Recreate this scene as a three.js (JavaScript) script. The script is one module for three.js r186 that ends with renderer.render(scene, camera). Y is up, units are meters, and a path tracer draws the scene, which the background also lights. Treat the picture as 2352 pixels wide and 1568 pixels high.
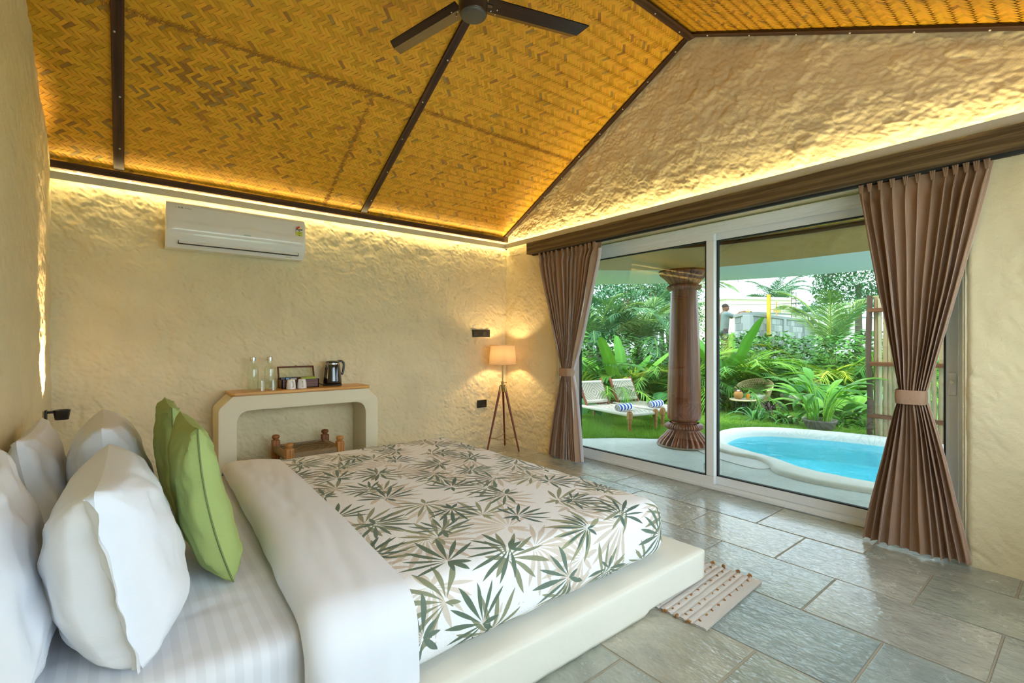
import * as THREE from 'three';
import { RoundedBoxGeometry } from 'three/addons/geometries/RoundedBoxGeometry.js';
import { mergeGeometries, mergeVertices, toCreasedNormals } from 'three/addons/utils/BufferGeometryUtils.js';
import { ImprovedNoise } from 'three/addons/math/ImprovedNoise.js';
import { MarchingCubes } from 'three/addons/objects/MarchingCubes.js';
import { RectAreaLightUniformsLib } from 'three/addons/lights/RectAreaLightUniformsLib.js';

// ---------- camera, sky, exposure ----------
RectAreaLightUniformsLib.init();
const scene = new THREE.Scene();
const camera = new THREE.PerspectiveCamera(70.96, 1.5, 0.05, 300);
const YAW = THREE.MathUtils.degToRad(39);
camera.position.set(0, 1.25, 0);
camera.lookAt(Math.sin(YAW), 1.25, -Math.cos(YAW));
const renderer = new THREE.WebGLRenderer({ antialias: true });
renderer.toneMapping = THREE.LinearToneMapping;
renderer.toneMappingExposure = 1.04;
renderer.shadowMap.enabled = true;
scene.background = new THREE.Color().setRGB(0.73, 0.87, 1.0);
scene.backgroundIntensity = 8.4;
const LED = { color: new THREE.Color().setRGB(1.0, 0.82, 0.38), up: 72, down: 34, glow: 2.2 };
const sun = new THREE.DirectionalLight(new THREE.Color().setRGB(1, 0.95, 0.86), 5.5);
sun.position.set(-3, 20, -9); sun.target.position.set(6, 0, -3);
sun.castShadow = true; sun.shadow.radius = 14; sun.shadow.mapSize.set(2048, 2048);
Object.assign(sun.shadow.camera, { left: -14, right: 14, top: 14, bottom: -14, near: 1, far: 60 });
scene.add(sun, sun.target);

// ---------- helpers ----------
const V = (x, y, z) => new THREE.Vector3(x, y, z);
const lin = (r, g, b) => new THREE.Color().setRGB(r, g, b);
let seed0 = 7;
function rng(seed) { let s = seed | 0; return () => { s = (s + 0x6d2b79f5) | 0; let t = Math.imul(s ^ (s >>> 15), 1 | s); t = (t + Math.imul(t ^ (t >>> 7), 61 | t)) ^ t; return ((t ^ (t >>> 14)) >>> 0) / 4294967296; }; }
const R = rng(11), rr = (a, b, r = R) => a + (b - a) * r();
const PN = new ImprovedNoise(), noise = (x, y, z = 0) => PN.noise(x + 100, y + 100, z + 100);
const clamp = (x, a, b) => Math.min(b, Math.max(a, x)), mix = (a, b, t) => a + (b - a) * t;
const sstep = (a, b, x) => { const t = clamp((x - a) / (b - a), 0, 1); return t * t * (3 - 2 * t); };
const names = new Map();
function numbered(n) { const k = names.get(n) || 0; names.set(n, k + 1); return k ? n + '_' + String(k).padStart(3, '0') : n; }
function shade(o) { o.castShadow = true; o.receiveShadow = true; return o; }
function thing(name, label, category, pos = [0, 0, 0], ry = 0, group) {
  const o = new THREE.Group(); o.name = numbered(name); o.position.set(...pos); o.rotation.y = ry;
  o.userData = { label, category }; if (group) o.userData.group = group; scene.add(o); return o;
}
function mesh(parent, name, geo, mat, pos, rot) {
  const m = shade(new THREE.Mesh(geo, mat)); m.name = name;
  if (pos) m.position.set(...pos); if (rot) m.rotation.set(...rot);
  parent.add(m); return m;
}
function solo(name, label, category, geo, mat, group, pos, rot) {
  const m = mesh(scene, numbered(name), geo, mat, pos, rot); m.userData = { label, category }; if (group) m.userData.group = group; return m;
}
function struct(name, label, category, geo, mat) {
  let o; if (geo) o = shade(new THREE.Mesh(geo, mat)); else o = new THREE.Group();
  o.name = numbered(name); o.userData = { kind: 'structure', label, category }; scene.add(o); return o;
}
function clone(o, pos, ry, label) { const c = o.clone(); c.name = numbered(o.name.replace(/_\d\d\d$/, '')); c.userData = { ...o.userData }; if (label) c.userData.label = label; if (pos) c.position.set(...pos); if (ry !== undefined) c.rotation.set(0, ry, 0); scene.add(c); return c; }
const flat = (g) => { const a = g.index ? g.toNonIndexed() : g; for (const k of Object.keys(a.attributes)) if (!['position', 'normal', 'uv', 'color'].includes(k)) a.deleteAttribute(k); return a; };
function merge(list) { const l = list.map(flat), col = l.some((g) => g.attributes.color); if (!col) l.forEach((g) => g.deleteAttribute('color')); return mergeGeometries(l, false); }
const place = (g, x = 0, y = 0, z = 0, rx = 0, ry = 0, rz = 0) => { if (rx) g.rotateX(rx); if (ry) g.rotateY(ry); if (rz) g.rotateZ(rz); return g.translate(x, y, z); };
function boxUV(g0) {   // uv in metres from the dominant axis of each face
  const g = flat(g0), p = g.attributes.position, n = g.attributes.normal, uv = new Float32Array(p.count * 2);
  for (let i = 0; i < p.count; i++) {
    const ax = Math.abs(n.getX(i)), ay = Math.abs(n.getY(i)), az = Math.abs(n.getZ(i));
    const [u, v] = ay >= ax && ay >= az ? [p.getX(i), p.getZ(i)] : ax >= az ? [p.getZ(i), p.getY(i)] : [p.getX(i), p.getY(i)];
    uv[i * 2] = u; uv[i * 2 + 1] = v;
  }
  g.setAttribute('uv', new THREE.BufferAttribute(uv, 2)); return g;
}
const box = (w, h, d, x = 0, y = 0, z = 0, r = 0) => boxUV((r ? new RoundedBoxGeometry(w, h, d, 2, Math.min(r, w / 2.01, h / 2.01, d / 2.01)) : new THREE.BoxGeometry(w, h, d)).translate(x, y, z));
const span = (x0, x1, y0, y1, z0, z1, r = 0) => box(x1 - x0, y1 - y0, z1 - z0, (x0 + x1) / 2, (y0 + y1) / 2, (z0 + z1) / 2, r);
const cyl = (r0, r1, h, x = 0, y = 0, z = 0, seg = 20) => new THREE.CylinderGeometry(r0, r1, h, seg).translate(x, y, z);
const lathe = (pts, seg = 32) => new THREE.LatheGeometry(pts.map(([r, y]) => new THREE.Vector2(r, y)), seg);
const tube = (pts, r, seg = 24, rad = 8) => new THREE.TubeGeometry(new THREE.CatmullRomCurve3(pts.map((p) => V(...p))), seg, r, rad, false);
function bar(a, b, r0, r1 = r0, seg = 8) {   // tapered round bar between two points
  const A = V(...a), B = V(...b), d = B.clone().sub(A), g = new THREE.CylinderGeometry(r1, r0, d.length(), seg);
  g.applyQuaternion(new THREE.Quaternion().setFromUnitVectors(V(0, 1, 0), d.clone().normalize()));
  return g.translate((a[0] + b[0]) / 2, (a[1] + b[1]) / 2, (a[2] + b[2]) / 2);
}
function grid(nu, nv, fn, flip = false) {   // fn(u, v) -> [x, y, z, tu, tv]
  const p = [], t = [], ix = [];
  for (let j = 0; j <= nv; j++) for (let i = 0; i <= nu; i++) { const q = fn(i / nu, j / nv); p.push(q[0], q[1], q[2]); t.push(q[3] ?? i / nu, q[4] ?? j / nv); }
  for (let j = 0; j < nv; j++) for (let i = 0; i < nu; i++) {
    const a = j * (nu + 1) + i, b = a + 1, c = a + nu + 1, d = c + 1;
    flip ? ix.push(a, c, b, b, c, d) : ix.push(a, b, c, b, d, c);
  }
  const g = new THREE.BufferGeometry();
  g.setAttribute('position', new THREE.Float32BufferAttribute(p, 3)); g.setAttribute('uv', new THREE.Float32BufferAttribute(t, 2));
  g.setIndex(ix); g.computeVertexNormals(); return g;
}
function softBox(w, h, d, r, n = [24, 8, 24], bend, skip = []) {   // cushion-like box with unfolded metric uv; bend(p) may move vertices
  const g = new THREE.BoxGeometry(w, h, d, ...n), p = g.attributes.position, nm = g.attributes.normal, uv = g.attributes.uv, v = V(), q = V();
  for (let i = 0; i < p.count; i++) {
    v.fromBufferAttribute(p, i);
    const drop = h / 2 - v.y, nx = nm.getX(i), nz = nm.getZ(i);
    uv.setXY(i, v.x + (Math.abs(nx) > 0.5 ? Math.sign(nx) * drop : 0), v.z + (Math.abs(nz) > 0.5 ? Math.sign(nz) * drop : 0));
    q.set(clamp(v.x, -w / 2 + r, w / 2 - r), clamp(v.y, -h / 2 + r, h / 2 - r), clamp(v.z, -d / 2 + r, d / 2 - r));
    v.sub(q); if (v.lengthSq() > 1e-12) v.setLength(r); v.add(q);
    if (bend) bend(v);
    p.setXYZ(i, v.x, v.y, v.z);
  }
  const m = g; const keep = m.attributes.uv.clone();
  const welded = mergeVertices(new THREE.BufferGeometry().setAttribute('position', p.clone()).setIndex(m.index.clone()), 1e-5);
  welded.computeVertexNormals();
  // copy the smooth normals back by position
  const key = (a, i) => Math.round(a.getX(i) * 1e4) + ',' + Math.round(a.getY(i) * 1e4) + ',' + Math.round(a.getZ(i) * 1e4), map = new Map();
  for (let i = 0; i < welded.attributes.position.count; i++) map.set(key(welded.attributes.position, i), i);
  m.computeVertexNormals();
  for (let i = 0; i < p.count; i++) { const k = map.get(key(p, i)); if (k !== undefined) m.attributes.normal.setXYZ(i, welded.attributes.normal.getX(k), welded.attributes.normal.getY(k), welded.attributes.normal.getZ(k)); }
  m.setAttribute('uv', keep);
  if (skip.length) { const ix = []; m.groups.forEach((q, k) => { if (!skip.includes(k)) for (let i = q.start; i < q.start + q.count; i++) ix.push(m.index.getX(i)); }); m.setIndex(ix); m.clearGroups(); }
  return m;
}
// ---------- textures ----------
function field(N, octaves, seed, sx = 1, sy = 1) {   // tileable value noise, 0..1
  const out = new Float32Array(N * N);
  octaves.forEach(([f, a], k) => {
    const fx = Math.max(1, Math.round(f * sx)), fy = Math.max(1, Math.round(f * sy)), r = rng(seed * 31 + k * 7 + 3), lat = new Float32Array(fx * fy).map(() => r());
    for (let y = 0; y < N; y++) {
      const gy = (y / N) * fy, y0 = Math.floor(gy), ty = gy - y0, wy = ty * ty * (3 - 2 * ty);
      for (let x = 0; x < N; x++) {
        const gx = (x / N) * fx, x0 = Math.floor(gx), tx = gx - x0, wx = tx * tx * (3 - 2 * tx), x1 = (x0 + 1) % fx, y1 = (y0 + 1) % fy;
        out[y * N + x] += a * mix(mix(lat[y0 * fx + x0], lat[y0 * fx + x1], wx), mix(lat[y1 * fx + x0], lat[y1 * fx + x1], wx), wy);
      }
    }
  });
  let lo = 1e9, hi = -1e9; for (const v of out) { lo = Math.min(lo, v); hi = Math.max(hi, v); }
  for (let i = 0; i < out.length; i++) out[i] = (out[i] - lo) / (hi - lo);
  return out;
}
function tex(N, fn, size = 1, color = true, sy = size) {   // fn(i, x, y) -> grey or [r, g, b] in 0..1 (sRGB if color)
  const d = new Uint8Array(N * N * 4);
  for (let y = 0; y < N; y++) for (let x = 0; x < N; x++) { const i = y * N + x, c = fn(i, x, y), a = Array.isArray(c) ? c : [c, c, c]; for (let k = 0; k < 3; k++) d[i * 4 + k] = clamp(a[k], 0, 1) * 255; d[i * 4 + 3] = 255; }
  const t = new THREE.DataTexture(d, N, N); t.wrapS = t.wrapT = THREE.RepeatWrapping; t.magFilter = THREE.LinearFilter; t.minFilter = THREE.LinearMipmapLinearFilter; t.generateMipmaps = true;
  if (color) t.colorSpace = THREE.SRGBColorSpace; t.repeat.set(1 / size, 1 / sy); t.needsUpdate = true; return t;
}
function canvasTex(w, h, draw, size) {
  const c = document.createElement('canvas'); c.width = w; c.height = h; const x = c.getContext('2d'); draw(x, w, h);
  const t = new THREE.CanvasTexture(c); t.colorSpace = THREE.SRGBColorSpace; if (size) { t.wrapS = t.wrapT = THREE.RepeatWrapping; t.repeat.set(1 / size[0], 1 / size[1]); } return t;
}
const c3 = (a, b, t) => [mix(a[0], b[0], t), mix(a[1], b[1], t), mix(a[2], b[2], t)];
const std = (o) => new THREE.MeshStandardMaterial(o), phy = (o) => new THREE.MeshPhysicalMaterial(o);
const fFine = field(512, [[8, 1], [16, 0.8], [40, 0.6], [100, 0.5]], 1), fBlot = field(256, [[3, 1], [7, 0.6], [15, 0.4]], 2), fGrain = field(512, [[6, 1], [14, 0.7], [40, 0.5]], 3, 0.34, 6);
const bFine = tex(512, (i) => fFine[i], 0.6, false), bGrain = tex(512, (i) => fGrain[i], 1, false, 0.5);
function woodTex(a, b, size = 1.0, vertical = false, sy = size * 0.5) {
  return tex(512, (i, x, y) => { const k = vertical ? x * 512 + y : i; return c3(a, b, clamp(fGrain[k] * 1.5 - 0.25, 0, 1)); }, vertical ? sy : size, true, vertical ? size : sy);
}
const M = {};
M.plaster = std({ color: lin(0.84, 0.72, 0.465), roughness: 0.92, map: tex(256, (i) => { const v = 0.93 + 0.07 * fBlot[i]; return [v, v * 0.99, v * 0.97]; }, 1.4), bumpMap: bFine, bumpScale: 0.003 });
M.plasterSmooth = std({ color: lin(0.82, 0.73, 0.52), roughness: 0.9, bumpMap: bFine, bumpScale: 0.0008 });
M.plasterBed = std({ color: lin(0.82, 0.79, 0.68), roughness: 0.85, bumpMap: bFine, bumpScale: 0.0012 });
M.darkWood = std({ color: 0xffffff, map: woodTex([0.16, 0.09, 0.06], [0.33, 0.20, 0.13], 0.9), roughness: 0.5, bumpMap: bGrain, bumpScale: 0.0008 });
M.beam = std({ map: woodTex([0.29, 0.22, 0.14], [0.50, 0.41, 0.28], 1.2, false, 0.4), roughness: 0.75, bumpMap: bGrain, bumpScale: 0.002 });
M.nail = std({ color: lin(0.75, 0.72, 0.65), roughness: 0.4, metalness: 0.6 });
M.alu = std({ color: lin(0.62, 0.60, 0.52), roughness: 0.45, metalness: 0.2 });
M.pvc = phy({ color: lin(0.86, 0.86, 0.84), roughness: 0.35, clearcoat: 0.3 });
M.black = std({ color: lin(0.012, 0.012, 0.013), roughness: 0.35 });
M.rubber = std({ color: lin(0.02, 0.02, 0.02), roughness: 0.7 });
M.pane = phy({ color: lin(0.63, 0.655, 0.645), transmission: 1, roughness: 0.0, thickness: 0, ior: 1.5 });
M.brass = std({ color: lin(0.42, 0.30, 0.12), roughness: 0.35, metalness: 0.9 });
M.steel = std({ color: lin(0.6, 0.6, 0.6), roughness: 0.25, metalness: 1 });
// ---------- the room shell ----------
const XB = 3.66, ZA = -4.64, XH = -0.40, ZD = 0.42, RIDGE = -2.145;
const roofY = (z) => (z < RIDGE ? 2.52 + 0.5107 * (z - ZA) : 3.794 - 0.475 * (z - RIDGE));
const hash = (a, b, c) => { let h = Math.imul(a, 374761393) ^ Math.imul(b, 668265263) ^ Math.imul(c | 0, 2147483647); h = Math.imul(h ^ (h >>> 13), 1274126177); return ((h ^ (h >>> 16)) >>> 0) / 4294967296; };
function dabs(u, v, s, cell) {   // overlapping thrown dabs of plaster: domes with creases where they meet
  const x = u / cell, y = v / cell, i0 = Math.floor(x), j0 = Math.floor(y); let best = 0;
  for (let j = j0 - 1; j <= j0 + 1; j++) for (let i = i0 - 1; i <= i0 + 1; i++) {
    const px = i + hash(i, j, s), py = j + hash(i, j, s + 57), r = 0.55 + 0.55 * hash(i, j, s + 91), st = 0.75 + 0.5 * hash(i, j, s + 33), d2 = ((x - px) * (x - px) * st + (y - py) * (y - py) / st) / (r * r);
    if (d2 < 1) best = Math.max(best, Math.sqrt(1 - d2) * (0.45 + 0.55 * hash(i, j, s + 17)));
  }
  return best;
}
function lumps(u, v, s, amp) {
  u += 0.018 * noise(u * 9, v * 9, s + 20) + 0.008 * noise(u * 26, v * 26, s + 22); v += 0.018 * noise(u * 9 + 9, v * 9, s + 21) + 0.008 * noise(u * 26 + 5, v * 26, s + 23);
  const n0 = noise(u * 3.5, v * 3.5, s + 2), n1 = noise(u * 11, v * 11, s), n2 = noise(u * 27 + 3, v * 27, s + 5), n3 = noise(u * 46, v * 46, s + 9), k = 0.8 + 0.5 * n0;
  return amp * (0.25 * n0 + k * (0.55 * dabs(u, v, s, 0.085) + 0.28 * dabs(u + 7, v, s + 3, 0.045) + 0.22 * n1 + 0.16 * n2 + 0.20 * n3) - 0.5);
}
// floor: stone slabs laid in rows, each its own slab over a mortar bed
const floor = struct('floor', 'grey stone slab floor with pale mortar joints', 'floor');
M.mortar = std({ color: lin(0.36, 0.31, 0.23), roughness: 0.9, bumpMap: bFine, bumpScale: 0.001 });
mesh(floor, 'mortar_bed', span(XH - 0.1, 3.98, -0.12, -0.004, ZA - 0.1, ZD + 0.3), M.mortar);
{
  const fRip = field(512, [[10, 1], [22, 0.9], [50, 0.7], [110, 0.4]], 21, 1, 0.55), fSt = field(512, [[4, 1], [9, 0.8], [30, 0.5], [90, 0.5]], 22);
  const bump = tex(512, (i) => fRip[i], 0.62, false), rough = tex(512, (i) => 0.12 + 0.20 * fSt[i], 0.7, false);
  const tones = [[0.35, 0.36, 0.355], [0.37, 0.37, 0.36], [0.32, 0.34, 0.345], [0.38, 0.375, 0.35], [0.35, 0.36, 0.345]];
  const mats = tones.map((c, k) => phy({ clearcoat: 0.55, clearcoatRoughness: 0.16, color: 0xffffff, map: tex(256, (i) => { const f = fSt[(i * 4 + k * 911) % fSt.length], g = fBlot[(i + k * 777) % fBlot.length]; return c3([c[0] * 1.5, c[1] * 1.5, c[2] * 1.46], [c[0] * 2.1, c[1] * 2.07, c[2] * 1.97], 0.5 * f + 0.5 * g); }, 0.7), roughnessMap: rough, roughness: 1, bumpMap: bump, bumpScale: 0.008 }));
  let row = 0;
  for (let x = 1.528 - 0.4633 * 5; x < 3.9; x += 0.4633, row++) {
    const x0 = Math.max(x, XH - 0.05), x1 = Math.min(x + 0.4633, 3.97); if (x1 < x0 + 0.05) continue;
    const start = -1.507 + (Math.round((x - 1.528) / 0.4633) % 2 === 0 ? 0.62 : 0.31) - 0.62 * 7;
    for (let z = start; z < ZD + 0.25; z += 0.62) {
      const z0 = Math.max(z, ZA - 0.05), z1 = Math.min(z + 0.62, ZD + 0.28); if (z1 < z0 + 0.04) continue;
      const g = 0.0032 + 0.0012 * R();
      const t = mesh(floor, 'floor_tile', span(x0 + g, x1 - g, -0.03, 0.0, z0 + g, z1 - g, 0.004), mats[Math.floor(R() * mats.length)]);
      t.position.y = rr(-0.0015, 0.0005);
      const uv = t.geometry.attributes.uv, du = R() * 3, dv = R() * 3; for (let i = 0; i < uv.count; i++) uv.setXY(i, uv.getX(i) + du, uv.getY(i) + dv);
    }
  }
}
// walls: hand-dabbed plaster skin over solid wall
function skin(parent, name, nu, nv, fn, amp, s, normal, mat = M.plaster, edge = () => 0) {
  const g = grid(nu, nv, (u, v) => { const [x, y, z, a, b] = fn(u, v), d = lumps(a, b, s, amp) - edge(a, b); return [x + normal[0] * d, y + normal[1] * d, z + normal[2] * d, a, b]; });
  return mesh(parent, name, g, mat);
}
const wallBack = struct('wall_back', 'cream hand-plastered wall behind the console and air conditioner', 'wall', span(XH - 0.35, 4.0, -0.1, 3.2, ZA - 0.27, ZA - 0.02), M.plaster);
skin(wallBack, 'plaster_skin', 460, 290, (u, v) => { const x = mix(XH - 0.03, XB + 0.03, u), y = mix(-0.02, 2.60, v); return [x, y, ZA, x, y]; }, 0.033, 1, [0, 0, 1]);
const wallHead = struct('wall_headboard', 'cream plastered wall behind the pillows', 'wall', span(XH - 0.27, XH - 0.03, -0.1, 4.2, ZA - 0.2, ZD + 0.3), M.plaster);
skin(wallHead, 'plaster_skin', 330, 240, (u, v) => { const z = mix(ZA - 0.03, ZD, 1 - u), y = mix(-0.02, roofY(z) + 0.03, v); return [XH, y, z, z, y]; }, 0.018, 4, [1, 0, 0]);
// wall with the sliding door: two piers and the gable over it
const OP = { z0: -3.74, z1: -0.49, top: 2.30 };
const wallWin = struct('wall_window', 'cream plastered gable wall around the sliding door', 'wall');
mesh(wallWin, 'wall_core', merge([span(XB + 0.03, 3.99, -0.1, 2.7, ZA - 0.2, OP.z0 + 0.012), span(XB + 0.03, 3.99, -0.1, 2.5, OP.z1 - 0.012, ZD + 0.3)]), M.plaster);
{
  const sh = new THREE.Shape(); sh.moveTo(ZA - 0.2, 2.26); sh.lineTo(ZD + 0.3, 2.26); sh.lineTo(ZD + 0.3, 2.55); sh.lineTo(RIDGE, 3.9); sh.lineTo(ZA - 0.2, 2.58); sh.closePath();
  const g = new THREE.ExtrudeGeometry(sh, { depth: 0.30, bevelEnabled: false }); g.rotateY(-Math.PI / 2); g.translate(3.99, 0, 0);
  mesh(wallWin, 'gable_core', boxUV(g), M.plaster);
  const rollL = (a) => 0.03 * Math.pow(clamp(1 - (OP.z0 - a) / 0.03, 0, 1), 2), rollR = (a) => 0.03 * Math.pow(clamp(1 - (a - OP.z1) / 0.03, 0, 1), 2);
  const flipX = [-1, 0, 0];
  skin(wallWin, 'plaster_skin', 104, 250, (u, v) => { const z = mix(ZA - 0.03, OP.z0, u), y = mix(-0.02, 2.34, v); return [XB, y, z, z, y]; }, 0.026, 7, flipX, M.plaster, rollL);
  skin(wallWin, 'plaster_skin', 76, 186, (u, v) => { const z = mix(OP.z1, ZD, u), y = mix(-0.02, 2.34, v); return [XB, y, z, z, y]; }, 0.015, 8, flipX, M.plaster, rollR);
  skin(wallWin, 'plaster_skin', 540, 160, (u, v) => { const z = mix(ZA - 0.03, ZD, u), y = mix(2.29, roofY(z) + 0.02, v); return [XB, y, z, z, y]; }, 0.026, 9, flipX);
  mesh(wallWin, 'reveal', merge([span(XB + 0.02, 3.99, -0.01, 2.27, OP.z0 - 0.02, OP.z0), span(XB + 0.02, 3.99, -0.01, 2.27, OP.z1, OP.z1 + 0.02)]), M.plasterSmooth);
}
// wall behind the camera: a wide window to the garden court
const wallRear = struct('wall_rear', 'cream plastered wall with a wide window facing the bed side', 'wall', merge([
  span(XH - 0.3, 0.1, -0.1, 2.75, ZD, ZD + 0.25), span(3.2, 4.0, -0.1, 2.75, ZD, ZD + 0.25), span(0.1, 3.2, -0.1, 0.72, ZD, ZD + 0.25), span(0.1, 3.2, 2.28, 2.75, ZD, ZD + 0.25)]), M.plaster);
struct('ground_court', 'pale stone court outside the rear window', 'paving', span(-7, 3.88, -0.62, -0.03, ZD + 0.32, 9), std({ color: lin(0.55, 0.54, 0.50), roughness: 0.9 }));
// ---------- ceiling ----------
const ceiling = struct('ceiling', 'pitched ceiling lined with golden woven bamboo matting', 'ceiling');
M.matBack = std({ color: lin(0.28, 0.13, 0.018), roughness: 0.9 });
const slopeBox = (z0, z1, y0, y1, lift, th) => { const d = V(0, y1 - y0, z1 - z0), g = new THREE.BoxGeometry(4.9, th, d.length()); g.rotateX(-Math.atan2(d.y, d.z)); return g.translate(1.85, (y0 + y1) / 2 + lift, (z0 + z1) / 2); };
mesh(ceiling, 'roof_deck', boxUV(slopeBox(ZA - 0.4, RIDGE, roofY(ZA) - 0.5107 * 0.4, 3.794, 0.132, 0.2)), M.matBack);
mesh(ceiling, 'roof_deck', boxUV(slopeBox(RIDGE, ZD + 0.5, 3.794, roofY(ZD) - 0.475 * 0.5, 0.132, 0.2)), M.matBack);
{
  const r = rng(5), tones = [];
  for (let k = 0; k < 9; k++) { const t = r(), w = r(); tones.push([mix(0.62, 0.90, t), mix(0.32, 0.49, t) * mix(0.88, 1.04, w), mix(0.010, 0.030, t)]); }
  tones.push([0.40, 0.19, 0.03], [0.42, 0.25, 0.05], [0.52, 0.23, 0.03]);
  const bStrip = tex(256, (i, x, y) => fGrain[(y * 2) * 512 + x * 2], 0.12, false, 0.03);
  const matOf = tones.map((c) => std({ color: lin(...c), roughness: 0.42, bumpMap: bStrip, bumpScale: 0.0006 }));
  const mergedMat = std({ color: 0xffffff, vertexColors: true, roughness: 0.42, bumpMap: bStrip, bumpScale: 0.0006 });
  const W = 0.0215, N = 3, L = W * N;
  const prof = [[-0.5, -0.0024], [-0.38, 0.0004], [0, 0.0018], [0.38, 0.0004], [0.5, -0.0024]];
  const strip = grid(4, 1, (u, v) => { const [a, h] = prof[Math.round(u * 4)]; return [a * L * 1.03, -h, (v - 0.5) * W * 0.965, a * L + 0.02, v * W]; });   // faces down (-y)
  const fwd = V(Math.sin(YAW), 0, -Math.cos(YAW)), rgt = V(Math.cos(YAW), 0, Math.sin(YAW));
  const inView = (p) => { const d = p.clone().sub(camera.position), t = d.dot(fwd); return t > 0.5 && Math.abs(d.dot(rgt) / t) < 1.069 && Math.abs(d.y / t) < 0.713; };
  const all = [], basis = (X, n) => { const Y = n.clone().negate(), Z = V().crossVectors(X, Y); return new THREE.Quaternion().setFromRotationMatrix(new THREE.Matrix4().makeBasis(X, Y, Z)); };
  // side: left or right slope; panels [s0, s1, r0, r1, lift, turn]
  function panel(side, s0, s1, r0, r1, lift, turn, stain) {
    const ang = side ? Math.atan(0.475) : -Math.atan(0.5107);
    const org = side ? V(0, 3.794, RIDGE) : V(0, roofY(ZA), ZA), dir = side ? V(0, -Math.sin(Math.atan(0.475)), Math.cos(Math.atan(0.475))) : V(0, Math.sin(-ang), Math.cos(ang));
    const nrm = V(0, -dir.z, dir.y), cs = Math.cos(turn), sn = Math.sin(turn), c0 = (s0 + s1) / 2, c1 = (r0 + r1) / 2, rad = Math.hypot(s1 - s0, r1 - r0) / 2 + 0.1, nn = Math.ceil(rad / W);
    for (let i = -nn; i <= nn; i++) for (let j = -nn; j <= nn; j++) {
      const m = ((i + j) % 6 + 6) % 6; let a, b, ver;
      if (m === 0) { ver = 1; a = (i + 0.5) * W; b = (j + 1.5) * W; } else if (m === 3) { ver = 0; a = (i + 1.5) * W; b = (j + 0.5) * W; } else continue;
      // strands run at 45 degrees to the mat edges
      const s = c0 + a * cs - b * sn, q = c1 + a * sn + b * cs;
      if (s < s0 || s > s1 || q < r0 || q > r1) continue;
      const p = org.clone().addScaledVector(dir, q); p.x = s; p.addScaledVector(nrm, lift + 0.004 * noise(s * 2, q * 2, 3));
      let tone = Math.floor(r() * 9); const st = stain ? stain(s, q) : 0;
      if (r() < 0.05 + st * 0.5) tone = 9 + Math.floor(r() * 3);
      const rot = (ver ? Math.PI / 2 : 0) + turn + rr(-0.03, 0.03, r);
      all.push({ p, tone, q: basis(V(Math.cos(rot), dir.y * Math.sin(rot), dir.z * Math.sin(rot)), nrm), d: p.distanceTo(camera.position), see: inView(p), side });
    }
  }
  const T = Math.PI / 4;
  const stain = (s, q) => Math.max(0, 1 - Math.hypot((s - 0.5) / 0.55, (q - 0.9) / 0.35)) * (noise(s * 6, q * 6) > -0.1 ? 1 : 0.3) + Math.max(0, 1 - Math.abs(q - 1.3) / 0.05) * 0.6;
  panel(0, XH - 0.1, 1.475, 0, 1.335, 0, T, stain); panel(0, 1.455, XB + 0.05, 0, 1.335, 0.003, T); panel(0, XH - 0.1, 1.62, 1.31, 2.81, -0.003, T); panel(0, 1.6, XB + 0.05, 1.31, 2.81, 0.002, T);
  panel(1, XH - 0.1, 1.2, 0, 2.9, 0, T); panel(1, 1.18, 2.4, 0, 2.9, 0.003, T); panel(1, 2.38, XB + 0.05, 0, 1.45, 0, T); panel(1, 2.38, XB + 0.05, 1.43, 2.9, 0.003, T);
  const near = all.filter((a) => a.see).sort((a, b) => a.d - b.d).slice(0, 300), single = new Set(near);
  for (const a of near) { const m = mesh(ceiling, 'bamboo_strip', strip, matOf[a.tone]); m.position.copy(a.p); m.quaternion.copy(a.q); }
  const sp = strip.attributes.position, sn = strip.attributes.normal, su = strip.attributes.uv, si = strip.index.array;
  for (const side of [0, 1]) {
    const list = all.filter((a) => a.side === side && !single.has(a)), nV = sp.count, P = new Float32Array(list.length * nV * 3), Nn = new Float32Array(P.length), C = new Float32Array(P.length), U = new Float32Array(list.length * nV * 2), I = new Uint32Array(list.length * si.length), v = V();
    list.forEach((a, k) => {
      for (let i = 0; i < nV; i++) {
        const o = (k * nV + i) * 3; v.fromBufferAttribute(sp, i).applyQuaternion(a.q).add(a.p).toArray(P, o); v.fromBufferAttribute(sn, i).applyQuaternion(a.q).toArray(Nn, o); C.set(tones[a.tone], o);
        U[(k * nV + i) * 2] = su.getX(i) + (k % 97) * 0.013; U[(k * nV + i) * 2 + 1] = su.getY(i) + (k % 31) * 0.007;
      }
      for (let i = 0; i < si.length; i++) I[k * si.length + i] = si[i] + k * nV;
    });
    const g = new THREE.BufferGeometry(); g.setAttribute('position', new THREE.BufferAttribute(P, 3)); g.setAttribute('normal', new THREE.BufferAttribute(Nn, 3)); g.setAttribute('color', new THREE.BufferAttribute(C, 3)); g.setAttribute('uv', new THREE.BufferAttribute(U, 2)); g.setIndex(new THREE.BufferAttribute(I, 1));
    mesh(ceiling, 'woven_matting', g, mergedMat).userData.kind = 'stuff';
  }
  // frayed strip ends along the mat seams
  const fr = [], onL = (s, q, l) => { const an = Math.atan(0.5107); return V(s, roofY(ZA) + Math.sin(an) * q - Math.cos(an) * l, ZA + Math.cos(an) * q + Math.sin(an) * l); };
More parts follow.
